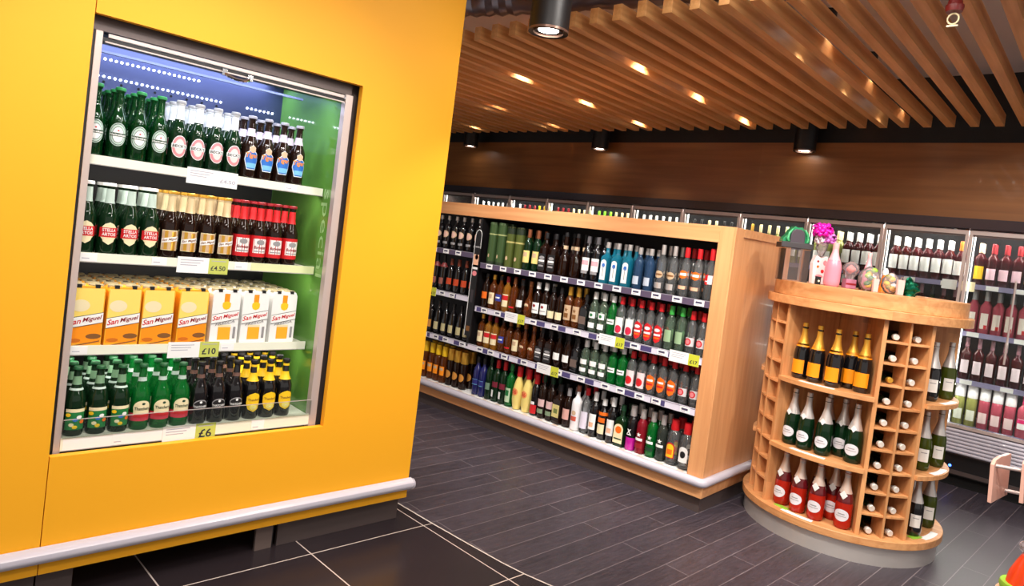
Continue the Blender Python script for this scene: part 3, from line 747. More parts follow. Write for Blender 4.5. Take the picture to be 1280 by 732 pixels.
duct([(-4.9, 2.15, 3.03), (-3.6, 2.45, 3.02), (-3.0, 2.55, 2.98), (-2.5, 2.9, 3.05)], .13, 'crinkled silver duct nearest the large cylinder lamp')
duct([(-4.6, 2.9, 3.02), (-3.6, 2.95, 2.99), (-2.9, 3.3, 3.04), (-1.8, 3.5, 3.04), (-.8, 3.6, 3.04)], .10, 'thinner silver duct running above the slat ends')
b = MB()
for x0, x1, y0, y1 in ((-2.9, -2.4, 3.4, 3.8), (-1.9, -1.5, 3.3, 3.6), (-1.0, -.6, 3.2, 3.7)): b.box(x0, x1, y0 + .1, y1, 3.165, 3.195, M_BLACK)
tag(b.obj('cable_tray'), 'dark metal cable tray boxes above the timber slats', 'cable tray')
# red call-point like sprinkler head hanging through the slats
b = MB(); b.lathe([(.03, .03), (.034, .045), (.034, .055), (.028, .06), (.022, .10), (.015, .102)][::1], pm('dark red plastic', rgb(120, 30, 30), .4), 16)
root = b.obj('sprinkler_head', smooth=40); root.location = (-.642, 3.21, 2.60)
l = MB(); pts = [(.020 * math.cos(t), 0, .002 + .022 * math.sin(t)) for t in [i * PI / 8 for i in range(17)]]; l.tube(pts, .0035, m_cream, 6); l.box(-.02, .02, -.004, .004, -.030, -.024, m_cream); l.obj('deflector_ring', root, smooth=40)
l = MB(); l.tube([(0, 0, .10), (0, 0, .6)], .008, M_STEEL, 8); l.obj('drop_pipe', root)
tag(root, 'dark red sprinkler head with pale ring hanging through the slats', 'sprinkler')

# ------------------------------------------------------------------ spirits gondola
GX0, GX1, GY0, GY1 = -5.6, -1.70, 3.80, 4.70
GO = empty('spirits_gondola', loc=(0, 0, 0)); tag(GO, 'long oak-framed shelving unit full of spirits bottles with grey bumper', 'shelving unit')
b = MB(); b.box(GX0, -1.80, GY0, GY0 + .03, 1.607, 1.706, M_OAKP); b.box(-1.805, -1.80, GY0, GY0 + .01, .2, 1.607, M_OAKP); b.box(GX0, -1.80, GY0 + .03, GY1 - .03, 1.676, 1.706, M_OAKP)
b.obj('header_board', GO, bevel=.002)
b = MB(); b.box(-1.80, GX1 - .012, GY0, GY1, .178, 1.706, M_OAKV)
b.box(GX1 - .012, GX1, GY0, 3.915, .178, 1.706, M_OAKV); b.box(GX1 - .012, GX1, GY1 - .11, GY1, .178, 1.706, M_OAKV); b.box(GX1 - .012, GX1, 3.915, GY1 - .11, 1.655, 1.706, M_OAKP)
b.obj('end_panel', GO, bevel=.002)
b = MB(); b.box(GX0, -1.80, GY1 - .03, GY1, .178, 1.676, M_OAKP); b.obj('rear_panel', GO)
b = MB(); b.box(GX0, -1.80, 4.22, 4.24, .2, 1.676, M_BACK); b.box(GX0, -1.80, GY0 + .03, 4.22, 1.62, 1.63, M_BACK); b.box(-1.806, -1.802, GY0 + .012, 4.22, .2, 1.607, M_OAKZ)
b.obj('back_board', GO)
b = MB(); b.box(GX0, GX1 - .005, GY0 + .012, GY1 - .03, 0, .094, M_DGREY); b.obj('plinth', GO)
b = MB(); b.box(GX0, GX1 + .012, GY0 - .016, GY1 + .01, .094, .178, M_OAKP); b.obj('base_board', GO, bevel=.003)
b = MB(); b.box(GX0, -1.80, GY0 + .002, 4.22, .178, .205, m_white); b.box(GX0, -1.80, GY0 + .0, GY0 + .03, .2, .208, C('warm price strip', 226, 206, 190))
for k in range(19): b.box(-4.35 + k * .14, -4.29 + k * .14 + .03, GY0 + .003, GY0 + .032, .208, .2095, m_white)
b.obj('base_deck', GO)
b = MB(); r0 = .027; yb = GY0 - .024
arc = [(GX1 + .012 - .03 + .03 * math.sin(t), yb + .03 - .03 * math.cos(t), .187) for t in [i * PI / 12 for i in range(7)]]
b.tube([(GX0, yb, .187)] + [(-3.5, yb, .187)] + arc + [(GX1 + .012, GY1, .187)], r0, M_RAIL, 16)
b.obj('bumper_rail', GO, smooth=50)


def strip(name, x0, x1, zt, segs, dark, proms, depth=.40):
    b = MB(); b.box(x0, x1, GY0 + .015, GY0 + depth, zt - .022, zt - .006, M_BACK)
    sh = b.obj(name, GO)
    b = MB(); b.box(x0, x1, GY0, GY0 + .014, zt - .042, zt, M_STRIPD if dark else M_STRIPW)
    b.box(x0, x1, GY0 - .0015, GY0, zt - .004, zt, C('strip edge', 150, 146, 160))
    rnd = random.Random(int(zt * 1000))
    x = x0 + .02
    if not dark:
        while x < x1 - .12:
            w = rnd.choice((.08, .10, .12)); b.box(x, x + w, GY0 - .001, GY0, zt - .038, zt - .006, M_STRIPP); x += w + rnd.choice((.09, .12, .07, .2))
    b.obj('label_strip', sh)
    x = x0 + rnd.uniform(.03, .08); first = None
    while x < x1 - .08:
        if first is None:
            b = MB(); b.box(0, .066, -.0025, -.001, -.039, -.003, M_WHITE); b.box(.010, .052, -.003, -.0025, -.024, -.012, C('price ink', 70, 66, 96)); b.box(.010, .036, -.003, -.0025, -.033, -.029, M_GINK)
            first = o = b.obj('price_ticket', sh)
        else: o = first.copy(); COL.objects.link(o)
        o.location = (x, GY0, zt); x += (.148 if dark else rnd.choice((.12, .145, .2)))
    for px in proms:
        b = MB(); b.box(px, px + .20, GY0 - .005, GY0 - .003, zt - .058, zt + .012, M_WHITE); b.box(px + .13, px + .20, GY0 - .0056, GY0 - .005, zt - .058, zt + .012, C('lime promo', 206, 210, 60))
        put_shape(b, ('text', '£17', px + .165, zt - .035, .05, .022, M_INK), 0, -(GY0 - .006))
        for q in range(3): b.box(px + .015, px + .11 - .01 * q, GY0 - .0055, GY0 - .005, zt - .004 - .012 * q, zt - .001 - .012 * q, M_GINK)
        b.obj('promo_card', sh)
    return sh


strip('top_shelf', -3.75, -1.806, 1.252, 0, True, [])
strip('middle_shelf', -3.75, -1.806, .908, 0, False, [-3.42, -2.55, -2.02])
strip('lower_shelf', GX0, -1.806, .600, 0, False, [-3.05])
strip('left_top_shelf', GX0, -3.83, 1.318, 0, True, [])
strip('left_middle_shelf', GX0, -3.83, .968, 0, False, [-4.42])
b = MB(); pts = [(-.032, .0), (.032, 0), (.032, .80)] + [(.032 * math.cos(t), .80 + .045 * math.sin(t)) for t in [i * PI / 10 for i in range(1, 10)]] + [(-.032, .80)]
b.prism(pts, 0, .012, M_BLACK, Matrix.Translation((-3.79, 3.80, .66)) @ Matrix.Rotation(R(90), 4, 'X'))
b.box(-3.80, -3.78, 3.80, 4.22, .578, 1.60, M_BLACK)
dv = b.obj('bay_divider', GO)
b = MB(); rim = [(-.033, 0, 0), (-.033, 0, .80)] + [(-.033 * math.cos(t), 0, .80 + .046 * math.sin(t)) for t in [i * PI / 10 for i in range(1, 10)]] + [(.033, 0, .80), (.033, 0, .70)]
b.tube(rim, .0025, m_white, 6, Matrix.Translation((-3.79, 3.787, .66)))
for el in [('rect', 0, .60, .056, .10, m_peach), ('oval', .004, .63, .036, .04, m_orange), ('rect', 0, .55, .056, .035, m_white), ('oval', 0, .50, .05, .04, m_pink), ('rect', 0, .71, .05, .012, m_grey), ('rect', 0, .32, .03, .10, C('dark print', 60, 54, 58)), ('rect', 0, .06, .04, .04, m_brown)]:
    put_shape(b, el, 0, .0005)
for i in range(len(b.v)):
    x, y, z = b.v[i]
    if abs(y + .0005) < 1e-6 and abs(x) < .04: b.v[i] = (x - 3.79, 3.7872 + y, z + .66)
b.obj('sign_face', dv, smooth=40)

SPR = .034


def sp(desc, glass, prof=P_round, r=SPR, h=.285, cap=None, front=(), wraps=(), flat=False, name='spirit_bottle', capn=2.0):
    front = [(e[0], e[1] * 1.1, e[2], e[3] * 1.13, e[4] * 1.06, *e[5:]) if e[0] != 'text' else e for e in front]
    return dict(name=name, desc=desc, prof=prof, r=r, h=h, glass=glass, cap=cap, front=list(front), wraps=list(wraps), flat=flat, capn=capn)


def LB(w, z, h, mat, *more): return [('rect', 0, z, w, h, mat)] + list(more)


KIND = {}
capd = (.88, m_black, .002)
for hh in ('a', 'b', 'c', 'd'): pass
def variants(key, H, **k): KIND[key] = sp(h=H, **k)


variants('tubeL', .335, desc='tall green whisky gift tube', glass=pm('green tube', rgb(66, 92, 52), .35, .2), prof=P_tube, r=.040, cap=(.94, pm('tube lid', rgb(104, 128, 92), .3, .5), .001), wraps=[('ring_band', .70, .73, C('tube ring', 170, 180, 120)), ('dark_band', .0, .08, C('tube foot', 40, 56, 34))], front=[('oval', 0, .07, .012, .03, m_tan)])
variants('tubeS', .315, desc='shorter green whisky gift tube', glass=pm('olive tube', rgb(88, 100, 44), .35, .2), prof=P_tube, r=.038, cap=(.95, pm('dark tube lid', rgb(46, 50, 36), .3, .4), .001), wraps=[('ring_band', .60, .64, C('tube ring2', 190, 180, 110)), ('upper_band', .82, .95, C('tube dark green', 30, 44, 26))], front=[('oval', 0, .07, .02, .03, m_tan)])
for nm in KIND: KIND[nm]['name'] = 'gift_tube'
variants('creamdk', .31, desc='dark bottle with big cream label', glass=G_DKGREEN, cap=(.80, pm('red gold neck', rgb(150, 90, 60), .35, .4), .002), front=LB(.062, .105, .085, C('pale yellow label', 240, 214, 130), ('rect', 0, .12, .03, .03, m_tan)))
variants('square', .30, desc='square black label whiskey bottle', glass=G_DKAMB, prof=P_square, r=.036, cap=(.86, m_black, .002), flat=True, front=[('rect', 0, .085, .060, .11, m_black), ('oval', 0, .115, .044, .022, m_grey), ('rect', 0, .092, .048, .014, m_white), ('rect', 0, .075, .048, .004, m_grey), ('rect', 0, .055, .04, .012, m_grey)])
variants('lowoval', .32, desc='dark cognac bottle with low cream label', glass=G_DKAMB, prof=P_low, r=.040, cap=(.90, m_black, .002), wraps=[('neck_label', .62, .70, m_tan)], front=[('arch', 0, .055, .058, .05, m_cream)])
variants('whitelab', .31, desc='dark bottle with white and pink label', glass=G_BLACKG, cap=(.84, C('grey cap', 90, 88, 92), .002), front=LB(.062, .115, .085, m_white, ('rect', 0, .125, .05, .03, C('faded pink', 222, 170, 180)), ('rect', 0, .06, .05, .02, m_grey)))
variants('sapph', .285, desc='square turquoise gin bottle', glass=G_BLUE, prof=P_square, r=.035, cap=(.86, m_silver, .002), flat=True, front=[('arch', 0, .095, .038, .13, m_white), ('oval', 0, .125, .022, .028, m_blue), ('rect', 0, .085, .004, .07, m_grey)])
variants('dblue', .275, desc='dull blue frosted spirit bottle', glass=G_DBLUE, cap=(.84, m_silver, .002), front=LB(.04, .06, .05, C('frosted label', 190, 200, 215)))
variants('clearlab', .31, desc='clear vodka bottle with beige seal', glass=G_CLEAR, cap=(.80, m_silver, .001), front=[('oval', 0, .12, .05, .045, m_tan), ('rect', 0, .12, .04, .01, m_brown), ('rect', 0, .05, .045, .035, m_silver)])
variants('redcapA', .31, desc='clear vodka bottle, red foil and orange label', glass=G_CLEAR, cap=(.80, m_red, .003), front=[('shield', 0, .14, .05, .05, m_orange), ('rect', 0, .142, .04, .015, m_white), ('rect', 0, .06, .045, .02, m_peach)])
variants('redcapB', .32, desc='clear vodka bottle, red foil and red seal', glass=G_CLEAR, cap=(.78, m_red, .003), front=[('oval', -.006, .13, .042, .06, m_red), ('rect', .012, .13, .026, .05, m_white), ('rect', 0, .12, .03, .006, m_white)])
variants('ambor', .27, desc='dark bottle with orange label', glass=G_DKAMB, cap=capd, front=LB(.058, .10, .05, m_orange))
variants('ambcr', .27, desc='amber whisky bottle with cream label', glass=G_AMBER, cap=(.86, m_gold, .002), front=LB(.060, .085, .085, m_cream, ('rect', 0, .10, .03, .03, m_tan)))
variants('bluel', .27, desc='amber bottle with blue label', glass=G_AMBER, cap=capd, front=LB(.060, .10, .05, C('navy label', 50, 60, 150), ('rect', 0, .10, .04, .01, m_white)))
variants('redwh', .275, desc='amber bottle, red and white label', glass=G_GOLDY, cap=(.84, m_dred, .002), front=LB(.062, .09, .09, m_cream, ('rect', 0, .11, .062, .035, m_red)))
variants('plainamb', .27, desc='amber bottle with small red mark', glass=G_AMBER, cap=(.84, pm('copper cap', rgb(150, 90, 50), .3, .5), .002), front=LB(.05, .05, .012, m_red))
variants('whamb', .27, desc='dark amber bottle with white label', glass=G_DKAMB, prof=P_belly, r=.038, cap=(.84, m_black, .002), front=LB(.055, .09, .05, m_white))
variants('peachr', .27, desc='amber cognac bottle with peach round label', glass=G_AMBER, prof=P_low, r=.036, cap=(.86, pm('copper cap', rgb(150, 90, 50), .3, .5), .002), front=[('oval', 0, .075, .05, .055, m_peach), ('oval', 0, .075, .04, .044, m_cream)])
variants('grouse', .275, desc='brown bottle, white cap, wide white label', glass=G_DKAMB, cap=(.82, m_white, .003), front=LB(.068, .085, .075, m_white, ('oval', 0, .10, .022, .02, m_dred), ('rect', 0, .07, .05, .006, m_grey)))
variants('lowcr', .265, desc='dark bottle with low cream label', glass=G_DKAMB, cap=(.84, m_black, .002), front=LB(.062, .06, .05, m_cream))
variants('goldcap', .285, desc='amber bottle, gold cap and beige label', glass=G_AMBER, cap=(.78, m_gold, .003), front=LB(.060, .10, .10, m_tan, ('star', 0, .12, .03, .03, m_brown), ('rect', 0, .08, .03, .03, m_brown)))
variants('darksq', .25, desc='squat dark bottle with grey print', glass=G_BLACKG, prof=P_square, r=.034, flat=True, cap=(.84, m_black, .002), front=LB(.05, .07, .05, C('taupe print', 110, 92, 84)))
variants('gin2', .28, desc='clear gin bottle with two white labels', glass=G_PALEG, cap=(.82, m_white, .003), front=LB(.05, .12, .04, m_white, ('rect', 0, .05, .05, .035, m_white), ('oval', 0, .12, .02, .02, m_green)))
variants('ging', .275, desc='emerald gin bottle with white label', glass=G_EMER, cap=(.84, m_white, .003), front=LB(.056, .10, .032, m_white, ('rect', 0, .10, .04, .006, m_dgreen)))
variants('pinkpic', .28, desc='clear bottle with pink fruit picture', glass=G_CLEAR, cap=(.82, m_red, .003), front=LB(.058, .09, .10, m_white, ('oval', .004, .065, .04, .05, C('raspberry', 206, 36, 70))))
variants('redz', .28, desc='clear vodka bottle with bold red label', glass=G_CLEAR, cap=(.82, m_red, .004), front=[('shield', 0, .085, .058, .11, m_red), ('oval', 0, .11, .036, .02, m_white), ('rect', 0, .08, .042, .012, m_white), ('rect', 0, .06, .036, .010, m_orange)])
variants('greencap', .28, desc='clear bottle with lime green cap', glass=G_PALEG, cap=(.80, C('green cap', 60, 170, 70), .003), front=LB(.045, .09, .07, C('misty green', 150, 180, 140)))
variants('redcapC', .27, desc='clear flask bottle with red round seal', glass=G_CLEAR, cap=(.80, m_red, .004), front=[('rect', .006, .08, .05, .05, C('faint white', 214, 214, 216)), ('oval', -.004, .08, .038, .042, m_red), ('oval', -.004, .08, .024, .028, m_pink)])
variants('orz', .255, desc='clear bottle with orange shield label', glass=G_CLEAR, cap=(.80, m_red, .004), front=[('shield', 0, .080, .056, .095, m_orange), ('rect', 0, .095, .04, .012, m_white), ('rect', 0, .070, .04, .012, m_red)])
variants('gin2s', .25, desc='pale green half bottle with white labels', glass=G_PALEG, cap=(.80, m_white, .003), front=LB(.052, .10, .032, m_white, ('rect', 0, .045, .05, .026, m_white)))
variants('redflask', .25, desc='clear bottle with large berry picture', glass=G_CLEAR, cap=(.82, m_red, .004), front=LB(.060, .075, .095, C('pinkish white', 236, 214, 216), ('oval', -.002, .062, .044, .05, m_red)))
variants('yelcap', .30, desc='amber bottle, yellow cap and foil', glass=G_AMBER, cap=(.72, m_yel, .002), front=LB(.055, .095, .07, m_vorange, ('rect', 0, .11, .04, .02, m_tan)))
variants('goldfoil', .30, desc='purple-brown bottle with gold foil neck', glass=G_DKAMB, cap=(.68, m_gold, .002), front=[('oval', 0, .09, .055, .06, C('burnt gold', 206, 140, 60))])
variants('navyb', .30, desc='navy blue bottle with pale line label', glass=G_NAVY, cap=(.84, m_black, .002), front=LB(.055, .10, .04, C('navy print', 40, 44, 120), ('rect', 0, .12, .05, .003, m_lblue), ('rect', 0, .08, .05, .003, m_lblue)))
variants('dkgreenb', .33, desc='dark green bottle with grey print', glass=G_DKGREEN, cap=(.86, m_dgreen, .002), front=LB(.045, .10, .05, C('grey green print', 110, 140, 120)))
variants('redcapdk', .32, desc='dark green bottle with red cap', glass=G_DKGREEN, cap=(.80, m_red, .003), front=LB(.06, .13, .04, C('claret band', 120, 30, 50), ('rect', -.008, .06, .022, .05, m_white)))
variants('greenlab', .32, desc='green bottle with white strip label', glass=G_EMER, cap=(.84, m_green, .002), front=LB(.05, .085, .10, C('pale leaf label', 190, 214, 180), ('rect', 0, .10, .03, .04, m_green)))
variants('advocaat', .32, desc='pale yellow egg liqueur bottle, red cap', glass=pm('egg yellow glass', rgb(244, 222, 130), .15, coat=.5), prof=P_belly, r=.042, cap=(.76, m_red, .004), front=[('oval', 0, .13, .05, .05, C('peach mark', 240, 150, 90)), ('text', '26', 0, .13, .034, .03, m_red)])
variants('redblack', .30, desc='black bottle with red foot label', glass=G_BLACKG, cap=(.76, m_red, .002), front=LB(.060, .045, .06, m_red, ('rect', 0, .09, .03, .02, m_white)))
variants('brownw', .31, desc='brown bottle with red and cream label', glass=G_BROWN, cap=(.84, m_dgreen, .002), front=LB(.06, .11, .05, C('cream rose', 226, 190, 190), ('rect', 0, .05, .05, .03, C('greenish', 130, 150, 120))))
variants('square2', .28, desc='square brown bottle with yellow label', glass=G_BROWN, prof=P_square, r=.040, flat=True, cap=(.82, m_black, .004), front=[('rect', 0, .09, .055, .085, C('antique yellow', 214, 200, 130)), ('rect', 0, .09, .03, .03, C('olive mark', 120, 130, 70))])
variants('smallpink', .27, desc='small dark bottle with pink label', glass=G_DKAMB, cap=(.80, m_grey, .002), front=LB(.055, .09, .07, C('rosy label', 222, 170, 160)))
variants('whiteb', .31, desc='opaque white coconut liqueur bottle', glass=pm('white bottle glass', rgb(240, 238, 240), .2, coat=.5), prof=P_wine, r=.038, cap=(.86, pm('brown cap', rgb(150, 90, 70), .4), .003), front=[('rect', 0, .08, .04, .03, C('soft red', 200, 90, 70)), ('oval', 0, .12, .03, .03, m_tan)])
variants('clearwr', .31, desc='clear bottle, red cap, pale label', glass=G_CLEAR, cap=(.84, m_red, .003), front=LB(.06, .09, .11, C('lilac white', 226, 220, 236)))
variants('blkwh', .30, desc='black bottle with tall white label', glass=G_BLACKG, cap=(.80, m_white, .003), front=LB(.056, .10, .10, m_white, ('rect', 0, .08, .03, .03, m_peach)))
variants('orlab', .27, desc='black bottle, orange neck label', glass=G_BLACKG, cap=(.84, m_white, .003), wraps=[('neck_label', .60, .68, m_orange)], front=LB(.05, .07, .06, m_cream, ('rect', 0, .13, .05, .03, m_orange)))
variants('jager', .27, desc='dark green bottle, orange stag-style label', glass=G_DKGREEN, prof=P_square, r=.040, flat=True, cap=(.86, m_dgreen, .002), front=[('arch', 0, .085, .060, .12, m_cream), ('oval', 0, .11, .040, .045, m_orange), ('rect', 0, .05, .05, .008, m_dgreen)])
variants('magenta', .29, desc='black and magenta flavoured spirit bottle', glass=G_BLACKG, cap=(.76, m_silver, .003), wraps=[('magenta_foot', .0, .28, G_MAG)], front=[('text', 'x', 0, .12, .03, .03, m_white), ('rect', 0, .10, .03, .006, m_white)])
variants('redliq', .285, desc='red flavoured spirit bottle, silver cap', glass=G_REDL, cap=(.78, m_silver, .003), front=[('star', 0, .12, .03, .03, m_white), ('rect', 0, .09, .045, .016, m_white), ('rect', 0, .05, .05, .03, m_dred)])
variants('greenliq', .285, desc='green flavoured spirit bottle, silver cap', glass=G_EMER, cap=(.78, m_silver, .003), front=[('star', 0, .12, .03, .03, m_white), ('rect', 0, .09, .045, .016, m_white), ('rect', 0, .05, .05, .02, m_dgreen)])
variants('greyliq', .285, desc='smoky flavoured spirit bottle, silver cap', glass=glassy('smoke glass', (.35, .4, .35), .4, body=rgb(60, 66, 60)), cap=(.78, m_silver, .003), front=[('star', 0, .12, .03, .03, m_white), ('rect', 0, .09, .045, .016, m_white)])
variants('orpic', .28, desc='wide clear bottle with orange arch label', glass=G_CLEAR, r=.042, cap=(.76, m_red, .004), front=[('arch', 0, .09, .054, .09, m_red), ('arch', 0, .088, .044, .078, m_yel), ('rect', 0, .08, .03, .03, m_orange)])
variants('sealround', .28, desc='wide clear bottle with black round label', glass=G_CLEAR, r=.042, cap=(.76, m_red, .004), front=[('arch', 0, .09, .054, .09, m_white), ('oval', 0, .09, .03, .04, m_black)])
variants('roundlab', .31, desc='dark bottle with round pinkish label', glass=G_BLACKG, cap=(.88, m_silver, .002), front=[('oval', 0, .14, .060, .062, m_tan), ('oval', 0, .14, .046, .048, C('pinkish beige', 226, 186, 170)), ('rect', 0, .06, .05, .02, m_grey)])
variants('dkred', .30, desc='dark bottle, dull red neck band', glass=G_BLACKG, cap=(.80, m_black, .002), wraps=[('neck_label', .66, .78, C('dull red', 130, 50, 50))], front=LB(.05, .08, .05, C('rusty', 150, 90, 80)))
variants('orband', .28, desc='dark port bottle, orange band', glass=G_BLACKG, cap=(.80, C('rust cap', 120, 50, 30), .002), front=LB(.064, .09, .05, C('rust orange', 200, 70, 30)))
variants('dkorange', .28, desc='dark bottle with amber square label', glass=G_BLACKG, cap=(.88, m_black, .002), front=LB(.062, .075, .06, C('ochre label', 206, 140, 60)))
variants('dkcream', .28, desc='dark bottle with narrow cream label', glass=G_BLACKG, cap=(.88, m_black, .002), front=LB(.050, .07, .06, C('dull cream', 196, 186, 140)))

ROW_A = 'tubeL tubeL tubeS tubeS creamdk creamdk square square lowoval lowoval whitelab whitelab sapph sapph sapph dblue dblue clearlab clearlab redcapA redcapA redcapB'.split()
ROW_B = 'ambor ambcr bluel redwh plainamb whamb peachr grouse grouse lowcr lowcr goldcap goldcap darksq gin2 gin2 ging pinkpic pinkpic redz redz redz greencap greencap redcapC redcapC'.split()
ROW_C = 'ambcr redwh redwh bluel plainamb ambcr peachr peachr square square whamb whamb darksq gin2s gin2s gin2s ging ging redflask redflask orz orz orz redcapC redcapC'.split()
ROW_D = 'navyb navyb dkgreenb redcapdk redcapdk greenlab advocaat advocaat redblack brownw brownw square2 smallpink whiteb clearwr blkwh orlab blkwh jager magenta redliq greenliq greyliq orpic sealround'.split()
ROW_D0 = 'yelcap yelcap yelcap yelcap goldfoil goldfoil goldfoil'.split()
LEFT1 = ['roundlab'] * 7; LEFT2 = ['dkred'] * 3 + ['orband'] * 4; LEFT3 = ['dkorange'] * 2 + ['dkcream'] * 5
GROUP = 'spirits bottles on the gondola'


def fill(row, x0, x1, z, where, rows=2, hmax=None, y0=3.868, dy=.088):
    n = len(row); base = z - .0055
    ww = [2 * KIND[k]['r'] * (1.1 if KIND[k]['prof'] is P_low else 1.04) for k in row]; gap = ((x1 - x0) + ww[0] / 2 + ww[-1] / 2 - sum(ww)) / max(n - 1, 1)
    if gap < 0: print('TIGHT', where, round(gap, 4))
    xs_ = [x0]
    for a_, b_ in zip(ww, ww[1:]): xs_.append(xs_[-1] + a_ / 2 + b_ / 2 + gap)
    for rr in range(rows):
        for i, key in enumerate(row):
            K = KIND[key]; kk = key
            if hmax and K['h'] > hmax:
                kk = key + 'S' + str(hmax)
                if kk not in KIND:
                    q = hmax / K['h']; K2 = dict(K); K2['h'] = hmax; K2['front'] = [tuple([e[0], e[1], e[2] * q, e[3], e[4] * q, *e[5:]]) if e[0] != 'text' else tuple([e[0], e[1], e[2], e[3] * q, e[4], e[5] * q, *e[6:]]) for e in K['front']]; KIND[kk] = K2
                K = KIND[kk]
            x = xs_[i]
            place(kk, K, (x, y0 + dy * rr + random.uniform(-.004, .004), base), random.uniform(-.05, .05), ('' if rr == 0 else 'behind, ') + where, GROUP, seg=14)


fill(ROW_A, -3.70, -1.855, 1.252, 'top gondola shelf')
fill(ROW_B, -3.71, -1.855, .908, 'middle gondola shelf', hmax=.285)
fill(ROW_C, -3.71, -1.855, .600, 'lower gondola shelf', hmax=.255)
fill(ROW_D, -3.70, -1.862, .2160, 'bottom gondola deck')
fill(ROW_D0, -4.33, -3.855, .2160, 'left end of bottom deck', rows=2)
fill(LEFT1, -4.42, -3.87, 1.318, 'top shelf beside the divider', hmax=.28, rows=1)
fill(LEFT2, -4.42, -3.87, .968, 'left shelf below round labels', rows=1)
fill(LEFT3, -4.42, -3.87, .600, 'left shelf second from bottom', rows=1)

# ------------------------------------------------------------------ round champagne stand
CX, CY = -1.13, 4.45
ST = empty('champagne_stand', loc=(CX, CY, 0)); tag(ST, 'round oak display stand with curved shelves and bottle pigeonholes', 'display stand')
b = MB(); b.lathe([(.525, 0), (.525, .104)], M_STEEL, 64); b.obj('steel_plinth', ST, smooth=40)
b = MB(); b.lathe([(.546, .104), (.546, .145)], M_OAK, 64); b.obj('base_board', ST, smooth=40, bevel=.003)
b = MB(); b.lathe([(.548, 1.302), (.548, 1.352)], M_OAK, 64); b.obj('top_rim', ST, smooth=40, bevel=.003)
b = MB(); b.lathe([(.517, 1.352), (.517, 1.436)], M_OAK, 64); b.obj('counter_top', ST, smooth=40, bevel=.003)
b = MB(); b.lathe([(.165, .145), (.165, 1.302)], M_OAKZ, 24); b.obj('core', ST, smooth=40)
G0 = -63.2; GA = 28.6
for q in range(4):
    a0 = G0 + 90 * q; a1 = a0 + GA; am = (a0 + a1) / 2
    b = MB()
    for aa, w in ((a0, .011), (a1, .011), (am, .006)):
        M = Matrix.Rotation(R(aa), 4, 'Z')
        b.box(.17 if w > .01 else .40, .512, -w, w, .145, 1.302, M_OAKZ, M)
    for k in range(1, 10): b.sector(.17, .509, a0 + .6, a1 - .6, .145 + .1157 * k - .006, .145 + .1157 * k + .006, M_OAK, 8)
    b.obj('bottle_grid', ST, bevel=.0012)
    for z in (.50, .885):
        b = MB(); b.sector(.17, .530 if q != 0 and q != 3 or True else .53, a1 + 1, a0 + 90 - 1, z - .026, z, M_OAK, 20); s_ = b.obj('curved_shelf', ST, bevel=.002)
        if q in (0, 3, 2, 1):
            t_ = MB(); m_ = (a1 + a0 + 90) / 2; t_.sector(.490, .522, m_ - 14, m_ + 8, z + .0003, z + .0015, m_white, 10); t_.obj('price_strip', s_)
    t_ = MB(); m_ = (a1 + a0 + 90) / 2; t_.sector(.49, .525, m_ - 14, m_ + 6, .1453, .1465, m_white, 10); t_.obj('price_strip', ST)
    t_ = MB(); t_.sector(.46, .50, m_ - 22, m_ - 12, .1453, .1468, m_lgreen, 6); t_.obj('promo_strip', ST)

CH = dict(prof=P_champ, r=.044, h=.322)
def ch(**k): d = dict(CH); d.update(k); return d
VEUVE = ch(name='champagne_bottle', desc='champagne bottle with orange label', glass=G_BLACKG, cap=(.86, m_gold, .001), wraps=[('neck_foil', .60, .90, m_gold), ('foil_collar', .575, .63, m_vorange)], front=[('rect', 0, .070, .082, .078, m_vorange)])
CHW = ch(name='champagne_bottle', desc='green sparkling bottle, white oval label', glass=G_DKGREEN, cap=(.86, m_silver, .001), wraps=[('neck_foil', .56, .92, m_silver)], front=[('oval', 0, .075, .078, .062, C('cool white label', 228, 226, 232)), ('rect', 0, .082, .034, .005, m_grey), ('rect', 0, .070, .05, .003, m_grey), ('dia', 0, .190, .03, .04, m_white)])
ROSE = ch(name='champagne_bottle', desc='rosé sparkling bottle, white oval label', glass=G_ROSE, cap=(.86, m_silver, .001), wraps=[('neck_foil', .60, .92, pm('rose silver foil', rgb(226, 204, 190), .3, .45)), ('dark_shoulder', .44, .60, pm('claret shade glass', rgb(96, 20, 26), .08, coat=.5))], front=[('oval', 0, .075, .080, .064, C('cool white label', 228, 226, 232)), ('rect', 0, .082, .034, .005, m_grey), ('rect', 0, .070, .05, .003, m_grey), ('dia', 0, .186, .040, .05, m_white)])  # dark shoulder wrap paints in the glass that is not lit from behind
CAVA = ch(name='champagne_bottle', desc='olive sparkling bottle, square label', glass=glassy('olive glass', (.25, .3, .05), .25, body=rgb(66, 76, 18)), cap=(.86, m_silver, .001), wraps=[('neck_foil', .56, .92, m_silver)], front=[('rect', 0, .085, .052, .070, C('off white label', 236, 232, 226)), ('rect', 0, .10, .03, .004, m_grey)], r=.041)
CAVAG = ch(name='champagne_bottle', desc='black sparkling bottle, square label', glass=G_BLACKG, cap=(.86, m_silver, .001), wraps=[('neck_foil', .56, .92, m_silver)], front=[('rect', 0, .085, .052, .070, C('off white label', 236, 232, 226)), ('rect', 0, .10, .03, .004, m_grey)], r=.041)
SB = Matrix.Translation((CX, CY, 0))
face = lambda x, y: math.atan2(-x * .5 , .6 + abs(y)) * 0
